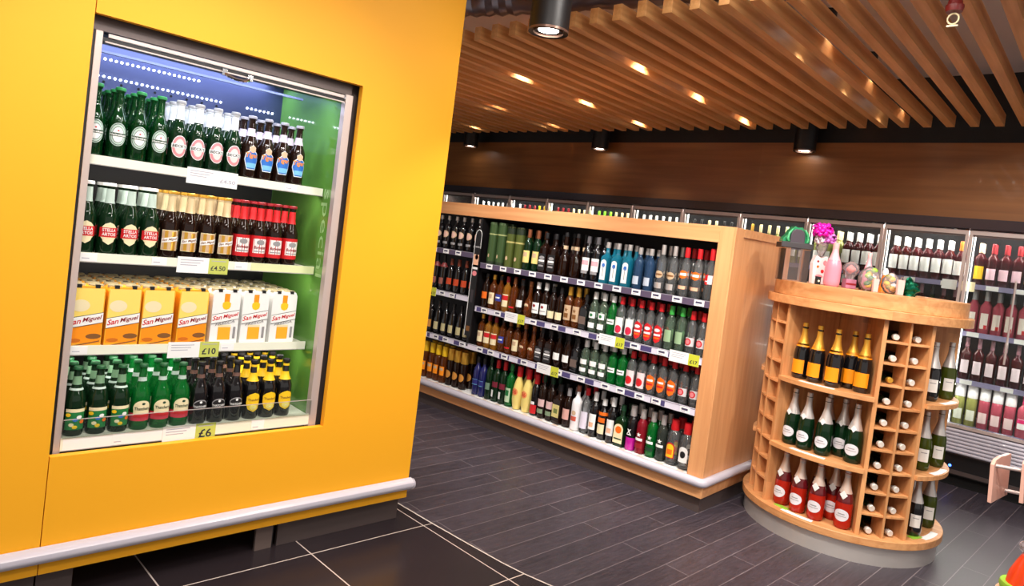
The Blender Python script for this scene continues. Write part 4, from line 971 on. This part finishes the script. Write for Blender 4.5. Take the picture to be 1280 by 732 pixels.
for K, key, z, P, w in ((VEUVE, 'veuve', .8855, [(-.196, -.386), (-.104, -.412), (-.002, -.430), (.061, -.345), (.137, -.397)], 'top shelf of round stand'),
                        (CHW, 'chw', .5005, [(-.198, -.386), (-.110, -.417), (-.006, -.430), (.060, -.335), (.142, -.406)], 'middle shelf of round stand'),
                        (ROSE, 'rose', .1472, [(-.198, -.394), (-.095, -.430), (.010, -.450), (.066, -.350), (.146, -.432)], 'base of round stand')):
    for x, y in P: place(key, K, (x, y - .0, z), math.atan2(x + .10, -(y)) * .35 + R(-8), w, 'bottles on the round stand', basis=SB, seg=24)
place('chw', CHW, (-.035, -.29, .5005), 0, 'middle shelf rear of round stand', 'bottles on the round stand', basis=SB, seg=24)
place('rose', ROSE, (-.03, -.30, .1472), 0, 'base rear of round stand', 'bottles on the round stand', basis=SB, seg=24)
for K, key, z, P, w in ((CAVAG, 'cavag', .8855, [(.412, -.120)], 'right-hand top shelf of round stand'), (CAVA, 'cava', .8855, [(.455, .075)], 'right-hand top shelf of round stand'),
                        (CAVAG, 'cavag', .8855, [(.36, .0)], 'right-hand top shelf rear of stand'),
                        (CAVA, 'cava', .5005, [(.416, -.110), (.455, .07)], 'right-hand middle shelf of round stand'),
                        (CAVAG, 'cavag', .1472, [(.428, -.141), (.385, -.02)], 'right-hand base of round stand'), (CAVA, 'cava', .1472, [(.450, .085)], 'right-hand base of round stand')):
    for x, y in P: place(key, K, (x, y, z), R(22), w, 'bottles on the round stand', basis=SB, seg=24)
P_lay = lambda r, h: [(r * .8, 0), (r, .01), (r, .45 * h), (r * .95, .55 * h), (r * .75, .66 * h), (r * .5, .75 * h), (r * .40, .82 * h), (r * .40, .985 * h)]
LAY = dict(prof=P_lay, r=.0215, h=.235, name='champagne_bottle', glass=G_DKGREEN, cap=(.90, pm('pearl cap', rgb(226, 220, 210), .35, .25), .0085), wraps=[('neck_foil', .82, .90, m_silver)], desc='lying bottle, pale foil cap')
LAYG = dict(LAY); LAYG.update(desc='lying bottle, gold foil cap', cap=(.90, m_gold, .0065), wraps=[('neck_foil', .82, .90, m_gold)])
for k in range(10):
    for j, aa in enumerate((G0 + GA * .26, G0 + GA * .74)):
        row = 9 - k
        K, key = (LAYG, 'layg') if (k, j) == (2, 0) else (LAY, 'lay')
        zb = .145 + .1157 * row + (.006 if row else .0) + .0225
        M = Matrix.Translation((CX, CY, zb)) @ Matrix.Rotation(R(aa), 4, 'Z') @ Matrix.Translation((.252, 0, 0)) @ Matrix.Rotation(R(90), 4, 'Y')
        o = place(key, K, (0, 0, 0), Matrix.Identity(4), f'{ORD[k]} pigeonhole row from top', 'bottles lying in the pigeonholes', basis=M)
        o['label'] = f"{K['desc']} in {['left', 'right'][j]} pigeonhole, {ORD[k]} row from the top of round stand"

# things standing on top of the round stand
TZ = 1.4365
m_hot = C('magenta ribbon', 236, 20, 170, .3); m_cello = glassy('clear cellophane', (.95, .9, .92), .82, body=rgb(240, 225, 228), rough=.12, ior=1.25); m_pkb = pm('pale pink bottle', rgb(228, 140, 158), .25, coat=.4)


def crumple(b, rr, hh, mat, n=18, m=10, amp=.18, seed=1, M=None, squash=None):
    rnd = random.Random(seed); vs = []; fs = []
    for j in range(m + 1):
        t = j / m; base = squash(t) if squash else math.sin(PI * t)
        for i in range(n):
            r = rr * max(base, .03) * (1 + rnd.uniform(-amp, amp)); a = 2 * PI * i / n + rnd.uniform(-.1, .1); vs.append((r * math.cos(a), r * math.sin(a), hh * t + rnd.uniform(-amp, amp) * .02))
    for j in range(m):
        for i in range(n): fs.append((j * n + i, j * n + (i + 1) % n, (j + 1) * n + (i + 1) % n, (j + 1) * n + i))
    fs.append(tuple(range(n))[::-1]); fs.append(tuple(m * n + i for i in range(n))); b.add(vs, fs, mat, M)


FACE = R(40)


def at(x, y, z=TZ, rot=FACE): return Matrix.Translation((x, y, z)) @ Matrix.Rotation(rot, 4, 'Z')


b = MB(); t_ = .003
b.box(-.072, .072, -.06, -.06 + t_, 0, .185, M_GLASS2); b.box(-.072, .072, .06 - t_, .06, 0, .185, M_GLASS2); b.box(-.072, -.072 + t_, -.057, .057, 0, .185, M_GLASS2); b.box(.072 - t_, .072, -.057, .057, 0, .185, M_GLASS2); b.box(-.072, .072, -.06, .06, .185, .189, M_GLASS2)
tag(b.obj('acrylic_box', M=at(-1.446, 4.052)), 'clear acrylic box on round stand, below the black hamper', 'clear box')
b = MB(); b.prism([(-.10, -.05), (.075, -.05), (.080, .05), (-.10, .05)], 0, .030, M_BLACK); b.box(-.105, .079, -.055, -.045, .002, .034, C('dark grey tray edge', 62, 58, 60))
root = b.obj('gift_hamper', M=at(-1.440, 4.056, TZ + .1895), bevel=.002)
g2 = MB(); g2.prism([(-.042, .0), (.042, 0), (.042, .045), (.034, .070), (.016, .082), (-.016, .082), (-.034, .070), (-.042, .045)], -.02, .040, C('charcoal box', 72, 62, 70), Matrix.Translation((-.012, 0, .03)) @ Matrix.Rotation(R(90), 4, 'X')); g2.obj('charcoal_box', root, bevel=.004)
g2 = MB(); m_grn = pm('green satin ribbon', rgb(36, 140, 90), .3, coat=.3)
TX = Matrix.Translation((-.012, 0, 0)) @ Matrix.Rotation(R(90), 4, 'X')
g2.prism([(-.030, .118), (-.046, .100), (-.058, .074), (-.080, .052), (-.082, .034), (-.046, .034), (-.042, .066), (-.032, .094), (-.016, .106)], -.030, .034, m_grn, TX)
g2.prism([(.030, .116), (.044, .098), (.052, .070), (.068, .048), (.070, .034), (.040, .034), (.040, .066), (.030, .094), (.014, .106)], -.030, .034, m_grn, TX)
g2.prism([(-.034, .112), (-.018, .102), (.016, .102), (.032, .112), (.022, .126), (.0, .120), (-.022, .128)], -.032, .036, m_grn, TX)
for sx in (-1, 1): g2.tube([(-.012 + sx * .034, -.040, .112), (-.012 + sx * .052, -.042, .085), (-.012 + sx * .060, -.044, .055), (-.012 + sx * .052, -.048, .036)], [.006, .009, .010, .007], C('light green ribbon', 70, 170, 110, .3), 8)
g2.obj('green_ribbon', root, smooth=60, bevel=.003)
tag(root, 'dark gift hamper tied with green ribbon on a clear box', 'gift hamper')
# pink gift bag with magenta bow
b = MB(); b.prism([(-.038, 0), (.038, 0), (.046, .12), (.030, .165), (.0, .15), (-.030, .165), (-.046, .12)], -.025, .025, C('white pink bag', 246, 222, 220, .35), Matrix.Rotation(R(90), 4, 'X'))
root = b.obj('gift_bag', M=at(-1.303, 4.073), bevel=.004)
g2 = MB()
for el in [('oval', -.005, .045, .045, .022, m_pink), ('shield', .01, .075, .018, .022, m_red), ('shield', -.018, .10, .014, .016, m_orange), ('oval', .02, .125, .022, .03, m_pink), ('shield', -.02, .13, .012, .014, m_dred)]: put_shape(g2, el, 0, .0256)
g2.obj('heart_print', root)
g2 = MB(); crumple(g2, .036, .08, m_cello, amp=.16, seed=5, M=Matrix.Translation((0, 0, .16)), squash=lambda t: .35 + .9 * t - .3 * t * t); g2.obj('cellophane_neck', root, smooth=70)
g2 = MB(); 
def bow_loops(g, c, rad, mat, n, seed, w=.010):
    rnd = random.Random(seed); c = Vector(c)
    for q in range(n):
        a = q * 2.399; u = 1 - 1.5 * (q + .5) / n; d = Vector((math.sqrt(1 - u * u) * math.cos(a), math.sqrt(1 - u * u) * math.sin(a), u)); sdir = d.cross(Vector((rnd.uniform(-1, 1), rnd.uniform(-1, 1), .3))).normalized(); L_ = rad * rnd.uniform(.8, 1.1)
        pts = [c + d * L_ * (.5 - .5 * math.cos(t)) + sdir * L_ * .32 * math.sin(t) for t in [k_ * PI / 5 for k_ in range(11)]]
        nn = d.cross(sdir) * w * .5; V_ = []
        for p in pts: V_ += [tuple(p - nn), tuple(p + nn)]
        g.add(V_, [(2 * k_, 2 * k_ + 2, 2 * k_ + 3, 2 * k_ + 1) for k_ in range(10)], mat)
bow_loops(g2, (-.010, 0, .300), .058, m_hot, 46, 3, .020)
bow_loops(g2, (.026, -.006, .262), .048, C('lilac ribbon', 214, 110, 200, .3), 34, 8, .016)
bow_loops(g2, (-.012, .0, .250), .040, C('pale ribbon', 236, 206, 216, .3), 22, 9, .016)
bw = g2.obj('ribbon_bow', root, smooth=80); sd = bw.modifiers.new('thick', 'SOLIDIFY'); sd.thickness = .0008
tag(root, 'pink and white heart-print gift bag topped with a magenta bow', 'gift bag')
PINKB = dict(name='pink_bottle', desc='tall pale pink sparkling bottle', prof=P_champ, r=.043, h=.245, glass=m_pkb, cap=(.86, C('cream pink top', 232, 176, 172, .35), .002), wraps=[('neck_foil', .60, .88, C('blush foil', 236, 170, 176, .3))])
o = make_bottle('pink_bottle', PINKB, 24); o.location = (-1.212, 4.026, TZ); tag(o, 'pale pink bottle standing beside the heart-print gift bag', 'bottle')
o = make_bottle('pink_bottle', dict(PINKB, r=.026, h=.215), 20); o.location = (-1.078, 4.20, TZ); tag(o, 'slender pale pink bottle behind the left green cellophane egg', 'bottle')
b = MB(); b.box(-.029, .029, -.027, .027, 0, .052, C('mauve box', 176, 110, 136)); root = b.obj('gift_box', M=at(-1.142, 4.105), bevel=.003)
b = MB(); b.box(-.029, .029, -.0276, -.027, .02, .03, m_dred); b.obj('ribbon_band', root); tag(root, 'small mauve gift box between the two pink bottles', 'gift box')
b = MB(); crumple(b, .042, .10, m_cello, amp=.10, seed=12, squash=lambda t: (.5 + 1.0 * t) if t < .5 else math.sqrt(max(0, 1 - ((t - .5) / .5) ** 2)) + .05)
root = b.obj('cellophane_bundle', M=at(-1.142, 4.108, TZ + .0525), smooth=60)
g2 = MB(); crumple(g2, .024, .05, C('soft coral', 236, 120, 110), amp=.1, seed=2, M=Matrix.Translation((0, 0, .03))); g2.obj('coral_filling', root, smooth=60)
tag(root, 'clear cellophane bundle with coral filling on the mauve box', 'gift bundle')
b = MB(); b.box(-.040, .040, -.012, .012, 0, .075, M_BLACK); root = b.obj('small_screen', M=at(-1.10, 4.30), bevel=.003)
b = MB(); b.box(-.040, .040, -.013, .013, .075, .088, C('pale blue white', 214, 232, 240)); b.lathe([(.005, 0), (.005, .002)], M_INK, 10, Matrix.Translation((0, -.0135, .0815)) @ Matrix.Rotation(R(90), 4, 'X')); b.obj('pale_header', root)
tag(root, 'small black display card with pale top behind the bundle', 'display card')
b = MB(); b.box(-.012, .012, -.012, .012, 0, .045, M_BLACK); b.lathe([(.006, 0), (.006, .002)], m_cream, 10, Matrix.Translation((0, -.0125, .02)) @ Matrix.Rotation(R(90), 4, 'X')); tag(b.obj('small_black_box', M=at(-1.278, 4.005), bevel=.002), 'tiny black box at the foot of the heart-print bag', 'box')


def egg(x, y, lab, sc, pal, seed):
    b = MB(); crumple(b, .048 * sc, .115 * sc, m_cello, amp=.05, seed=seed, squash=lambda t: (math.sin(PI * min(t * .9 + .08, 1))) ** .6)
    root = b.obj('cellophane_egg', M=at(x, y), smooth=60); g2 = MB(); rnd = random.Random(seed)
    for i in range(9):
        a = rnd.uniform(0, 2 * PI); rr = rnd.uniform(.004, .024) * sc; zz = (.015 + i * .009) * sc
        g2.lathe([(.002, -.016), (.015, -.008), (.018, 0), (.015, .008), (.002, .016)], pal[i % len(pal)], 10, Matrix.Translation((rr * math.cos(a), rr * math.sin(a), zz + .012)))
    g2.obj('wrapped_sweets', root, smooth=60); tag(root, lab, 'gift egg', 'cellophane eggs on the round stand')


egg(-1.038, 4.092, 'large cellophane egg with green and yellow sweets, beside slender pink bottle', 1.18, [m_yel, m_green, m_lgreen], 4)
egg(-.950, 4.180, 'smaller cellophane egg of yellow sweets between two pinkish bags', 1.0, [m_yel, C('olive wrap', 150, 150, 40), m_white], 6)
for (x, y, w, h, lab) in ((-.990, 4.036, .030, .072, 'narrow pinkish paper bag between the two cellophane eggs'), (-.893, 4.140, .038, .082, 'wider pinkish paper bag left of the dark green foil bundle')):
    b = MB(); b.prism([(-w * .42, 0), (w * .42, 0), (w / 2, h), (-w / 2, h)], -.010, .010, C('dusty pink paper', 222, 184, 176, .5), Matrix.Rotation(R(90), 4, 'X'))
    root = b.obj('paper_bag', M=at(x, y), bevel=.002)
    g2 = MB(); g2.tube([(-w * .2, -.011, h), (-w * .15, -.011, h + .015), (w * .15, -.011, h + .015), (w * .2, -.011, h)], .0012, m_tan, 6); g2.obj('bag_handle', root)
    tag(root, lab, 'paper bag', 'pinkish paper bags on the round stand')
b = MB(); crumple(b, .040, .072, pm('dark green foil', rgb(10, 104, 76), .18, .7), amp=.28, seed=14, n=16, m=7, squash=lambda t: .75 + .35 * math.sin(PI * t)); root = b.obj('foil_bundle', M=at(-.868, 4.232))
b = MB(); crumple(b, .018, .035, pm('dark green foil', rgb(10, 104, 76), .18, .7), amp=.3, seed=15, n=10, m=5, M=Matrix.Translation((-.004, 0, .068))); b.obj('twisted_top', root)
tag(root, 'crumpled dark green foil bundle at the right of the stand top', 'foil bundle')
b = MB(); crumple(b, .030, .10, C('bright orange wrap', 240, 130, 40, .3), amp=.06, seed=21, squash=lambda t: 1.0 - .55 * t); root = b.obj('orange_parcel', M=at(-1.04, 4.42), smooth=50)
b = MB(); b.lathe([(.014, .10), (.018, .115), (.014, .13), (.010, .14)], m_white, 12); b.obj('white_knot', root, smooth=50)
tag(root, 'orange wrapped parcel with white knot at the back of the stand', 'parcel')

# ------------------------------------------------------------------ wine fridge along the back wall
WY = 6.22
WF = empty('wine_fridge', loc=(0, 0, 0)); tag(WF, 'long upright wine fridge with glass doors along the back wall', 'fridge')
WX0, WX1 = -7.03, .9
b = MB(); b.box(WX0, WX1, 6.86, 6.90, .1, 2.03, pm('grey liner', rgb(66, 68, 78), .5)); b.box(WX0, WX0 + .03, WY + .04, 6.86, .1, 2.03, M_DGREY); b.box(WX1 - .03, WX1, WY + .04, 6.86, .1, 2.03, M_DGREY)
b.box(WX0, WX1, WY + .04, 6.86, 1.985, 2.06, M_DGREY); b.box(WX0, WX1, WY + .04, 6.86, .42, .445, M_DGREY)
b.obj('cabinet', WF)
b = MB(); pr = [(WY + .05, 1.972), (WY - .03, 1.985), (WY - .055, 2.060), (WY + .05, 2.060)]
b.add([(WX0, y, z) for y, z in pr] + [(WX1, y, z) for y, z in pr], [(0, 1, 2, 3), (7, 6, 5, 4), (0, 4, 5, 1), (1, 5, 6, 2), (2, 6, 7, 3), (3, 7, 4, 0)], pm('dark glossy canopy', rgb(84, 82, 92), .2, .5)); b.obj('canopy', WF)
b = MB()
for i in range(7): z = .435 - i * .026; b.tube([(WX0, WY - .01 - .004 * i, z), (WX1, WY - .01 - .004 * i, z)], .0125, M_RAIL, 10)
b.box(WX0, WX1, WY + .0, WY + .3, .25, .445, M_DGREY); b.obj('ribbed_bumper', WF, smooth=50)
b = MB(); b.box(WX0, WX1, WY + .02, 6.9, .09, .25, M_BLACK); b.box(WX0, WX1, WY + .06, 6.9, 0, .09, M_VOID); b.box(WX0, WX1, WY + .012, WY + .02, .10, .13, M_DGREY); b.obj('dark_plinth', WF)
b = MB(); b.lathe([(.010, 0), (.008, .004), (.001, .005)], pm('blue led', (.02, .05, .9), .4, emit=(.05, .15, 1), es=8), 12, Matrix.Translation((-.835, WY + .02, .156)) @ Matrix.Rotation(R(90), 4, 'X')); b.obj('blue_indicator', WF)
DX = [-7.03 + .6075 * k for k in range(13)]; DX = [-7.03, -6.42, -5.77, -5.16, -4.56, -3.97, -3.37, -2.765, -2.14, -1.523, -.925, -.31, .30]
b = MB(); door = None
for k in range(len(DX) - 1):
    x0, x1 = DX[k], DX[k + 1]; b = MB(); w = .020
    b.box(x0 + .004, x0 + .004 + w, WY, WY + .035, .455, 1.972, M_ALU); b.box(x1 - .004 - w, x1 - .004, WY, WY + .035, .455, 1.972, M_ALU)
    b.box(x0 + .004 + w, x1 - .004 - w, WY, WY + .035, 1.940, 1.972, M_ALU); b.box(x0 + .004 + w, x1 - .004 - w, WY, WY + .035, .455, .475, M_ALU)
    b.box(x0 + .004 + w, x1 - .004 - w, WY + .006, WY + .010, 1.925, 1.94, M_DGREY)
    d_ = b.obj('glass_door', WF)
    b = MB(); b.box(x0 + .024, x1 - .024, WY + .015, WY + .019, .475, 1.925, M_GLASS); b.obj('pane', d_)
    if k == 9 or k == 10:
        b = MB(); hx = x1 - .045 if k == 9 else x0 + .335; b.tube([(hx, WY - .035, 1.0), (hx, WY - .035, 1.62)], .007, M_ALU, 10); b.tube([(hx, WY + .01, 1.05), (hx, WY - .035, 1.05)], .005, M_ALU, 8); b.tube([(hx, WY + .01, 1.57), (hx, WY - .035, 1.57)], .005, M_ALU, 8)
        if k == 10: b.obj('door_handle', d_, smooth=50)
    b = MB(); b.box(x0 + .03, x0 + .038, WY + .05, WY + .065, .48, 1.93, pm('mullion led', (1, 1, 1), .5, emit=(1, .97, .93), es=2.2)); b.obj('led_strip', WF)
for z in (1.565, 1.197, .825, .475):
    b = MB(); b.box(WX0 + .03, WX1 - .03, WY + .085, 6.86, z - .018, z - .006, pm('grey shelf', rgb(150, 150, 156), .4)); sh = b.obj('shelf', WF)
    b = MB(); b.box(WX0 + .03, WX1 - .03, WY + .072, WY + .085, z - .038, z, C('grey lilac strip', 140, 134, 170))
    rnd = random.Random(int(z * 100)); x = -1.6
    while x < .3: b.box(x, x + .08, WY + .070, WY + .072, z - .036, z - .002, m_white); x += rnd.choice((.18, .26, .3))
    b.obj('label_strip', sh)
for (x, z) in ((-1.02, 1.565), (-.90, 1.565)):
    b = MB(); b.box(x - .05, x + .05, WY + .064, WY + .067, z - .06, z + .015, m_white if x < -1 else m_cream); b.obj('promo_card', sh)
light('wine_fridge_light', 'AREA', (-3.6, WY + .12, 1.97), 50, NEUT, rot=(R(-20), 0, 0), size=6.6, size_y=.06)
light('wine_fridge_right_light', 'AREA', (-.5, WY + .12, 1.97), 24, NEUT, rot=(R(-20), 0, 0), size=1.9, size_y=.06)
light('wine_shelf_light', 'AREA', (-.7, WY + .07, 1.15), 6, NEUT, rot=(R(-35), 0, 0), size=1.7, size_y=.02)
light('wine_shelf_light', 'AREA', (-.7, WY + .07, .78), 6, NEUT, rot=(R(-35), 0, 0), size=1.7, size_y=.02)


def wn_(desc, glass, capm, labm, r=.037, h=.330, z0=.775, lab=(.105, .075, .058), prof=P_wine, extra=()):
    return dict(name='wine_bottle', desc=desc, prof=prof, r=r, h=h, glass=glass, cap=(z0, capm, .001), front=[('rect', 0, lab[0], lab[2], lab[1], labm)] + list(extra))


W = {'wht': wn_('wine bottle with white cap', G_WHITEW, m_white, m_white), 'red': wn_('wine bottle with red cap', G_RED, m_dred, m_cream), 'crm': wn_('wine bottle with cream cap', G_WHITEW, C('cream cap', 244, 226, 170), m_white),
     'yel': wn_('wine bottle with yellow cap', G_WHITEW, m_yel, m_white), 'grn': wn_('wine bottle with lime green cap', G_WHITEW, C('lime cap', 130, 220, 40), m_white), 'dkc': wn_('wine bottle with dark cap', G_DKGREEN, m_black, m_white),
     'gold': wn_('wine bottle with gold cap', G_DKGREEN, m_gold, m_white), 'rdw': wn_('red wine, wide white label', G_RED, m_white, m_white, lab=(.120, .115, .074)), 'rdo': wn_('red wine with orange top', G_RED, m_orange, m_white, lab=(.115, .11, .074)),
     'ylw': wn_('red wine with yellow label', G_RED, C('blush cap', 230, 190, 160), m_yel, lab=(.10, .10, .066)), 'pnk': wn_('dark red wine with pink label', G_RED, m_dred, C('pale pink label', 240, 200, 214), lab=(.095, .085, .066)),
     'slant': wn_('pink wine, red white label', G_ROSEP, m_grey, C('slant white', 236, 224, 214), lab=(.10, .12, .050), extra=[('rect', .012, .055, .02, .03, m_red)]),
     'plm': wn_('plum wine with pale label', G_RED, C('dusky cap', 130, 90, 100), C('pale pink white', 232, 214, 220), lab=(.105, .10, .055)),
     'sil': wn_('pale wine with silver cap', G_WHITEW, C('pale grey cap', 214, 212, 214), z0=.66, labm= C('pale label', 222, 226, 210), lab=(.085, .08, .058)), 'sir': wn_('rose wine with silver cap', G_ROSEP, C('pale grey cap', 214, 212, 214), z0=.66, labm= C('pale rose label', 232, 206, 206), lab=(.085, .08, .058)),
     'hot': wn_('pink wine, hot pink cap', G_ROSEP, C('hot pink cap', 230, 30, 110), m_white, extra=[('rect', 0, .125, .058, .03, C('hot pink', 220, 30, 110))])}
TOPS = [['wht'] * 7, ['wht'] * 7, ['wht'] + ['red'] * 3 + ['yel'] * 3, ['red'] * 3 + ['crm'] * 4, ['grn'] * 3 + ['crm'] * 4, ['wht'] * 7, ['dkc'] * 2 + ['crm'] * 2 + ['dkc'] * 3, ['gold'] + ['crm'] * 6, ['crm'] * 3 + ['rdw'] * 4, ['rdw'] * 3 + ['rdw'] * 3 + ['rdo'], ['ylw', 'pnk', 'pnk', 'pnk', 'ylw', 'rdw', 'rdw']]
DN = ['first', 'second', 'third', 'fourth', 'fifth', 'sixth', 'seventh', 'eighth', 'ninth', 'tenth', 'eleventh']


def wrow(keys, k, z, shelf, rows=1):
    x0, x1 = DX[k] + .075, DX[k + 1] - .055
    for rr in range(rows):
        for i, key in enumerate(keys):
            if x0 + (x1 - x0) * i / (len(keys) - 1) > -.12: continue
            place('w' + key, W[key], (x0 + (x1 - x0) * i / (len(keys) - 1), WY + .135 + .085 * rr + random.uniform(-.004, .004), z - .0055), random.uniform(-.1, .1),
                  f'{shelf}, {DN[k]} fridge door' + (', behind' if rr else ''), 'wine bottles in the long fridge', seg=12, single=True)


for k, keys in enumerate(TOPS):
    if k == 0: continue
    wrow(keys, k, 1.565, 'top shelf', 2 if k >= 8 else 1)
wrow(['rdw'] * 7, 8, 1.197, 'second shelf'); wrow(['dkc', 'plm', 'plm', 'plm', 'dkc', 'plm', 'plm'], 9, 1.197, 'second shelf'); wrow(['slant'] * 7, 10, 1.197, 'second shelf', 2)
wrow(['plm'] * 7, 9, .825, 'third shelf'); wrow(['plm'] * 7, 10, .825, 'third shelf')
wrow(['sil'] * 7, 9, .475, 'lowest shelf'); wrow(['sil', 'sil', 'sir', 'sir', 'sir', 'hot', 'hot'], 10, .475, 'lowest shelf')

# ------------------------------------------------------------------ low barrier and fruit at the right edge
m_pbd = pm('pinkish beech board', rgb(226, 176, 158), .4, coat=.2)
BR = empty('low_display_barrier', loc=(-.33, 3.97, 0)); tag(BR, 'low barrier of pinkish boards joined by a silver rod, right edge', 'barrier')
b = MB()
def quadboard(b, bl, br, tr, tl, n, mat, th=.016):
    P = [Vector(p) for p in (bl, br, tr, tl)]; n = Vector(n).normalized() * th
    # rounded upper near corner
    V = [P[0], P[1], P[2], P[2].lerp(P[3], .6), P[3] + (P[0] - P[3]) * .04 + (P[2] - P[3]) * .12, P[3] + (P[0] - P[3]) * .14]
    k = len(V); b.add([tuple(v) for v in V] + [tuple(v + n) for v in V], [tuple(range(k))[::-1], tuple(range(k, 2 * k))] + [(i, (i + 1) % k, k + (i + 1) % k, k + i) for i in range(k)], mat)
O = Vector((-.33, 3.97, 0))
for dx in (0, .115):
    b = MB(); sh_ = Vector((dx, .02 * (dx > 0), .035 if dx else 0)) - O
    quadboard(b, Vector((-.362, 3.948, .525)) + sh_, Vector((-.323, 4.170, .535)) + sh_, Vector((-.330, 4.171, .738)) + sh_, Vector((-.372, 3.941, .738)) + sh_, (1, 0, 0), m_pbd)
    b.obj('side_board', BR, bevel=.002)
b = MB(); b.tube([tuple(Vector((-.362, 3.97, .70)) - O), tuple(Vector((.25, 4.06, .74)) - O)], .009, M_ALU, 12); b.tube([tuple(Vector((-.345, 4.13, .56)) - O), tuple(Vector((.25, 4.18, .60)) - O)], .009, M_ALU, 12); b.obj('silver_rod', BR, smooth=50)
b = MB(); b.box(.56, .60, .06, .26, 0, .80, M_ALU); b.box(.50, .66, -.02, .34, 0, .012, M_ALU); b.obj('floor_post', BR, bevel=.002)

TB = empty('low_display_table', loc=(.14, 2.10, 0)); tag(TB, 'low display table just below the bottom right corner', 'table')
b = MB(); b.box(-.27, .35, -.16, .10, .665, .685, M_OAK); b.obj('table_top', TB, bevel=.003)
for sx in (-.24, .32):
    for sy in (-.14, .08): b = MB(); b.box(sx - .012, sx + .012, sy - .012, sy + .012, 0, .665, M_ALU); b.obj('leg', TB)
b = MB(); crumple(b, .052, .22, C('tomato red pack', 236, 70, 30, .25), amp=.03, seed=33, squash=lambda t: math.sin(PI * (.25 + .70 * t)) ** .5)
root = b.obj('wrapped_pack', smooth=60); root.location = (-.085, 2.02, .6855)
g2 = MB(); g2.lathe([(.054, .135), (.056, .142), (.054, .152)], m_lgreen, 18); g2.obj('green_band', root, smooth=60)
g2 = MB(); crumple(g2, .055, .13, C('peach wrap', 240, 190, 150, .3), amp=.03, seed=34, squash=lambda t: 1.05 + .04 * t); g2.obj('peach_foot', root, smooth=60)
g2 = MB(); crumple(g2, .018, .05, m_cello, amp=.3, seed=35, M=Matrix.Translation((-.008, 0, .215))); g2.obj('cellophane_twist', root, smooth=60)
tag(root, 'red and green wrapped pack cut off by the bottom right corner', 'pack')
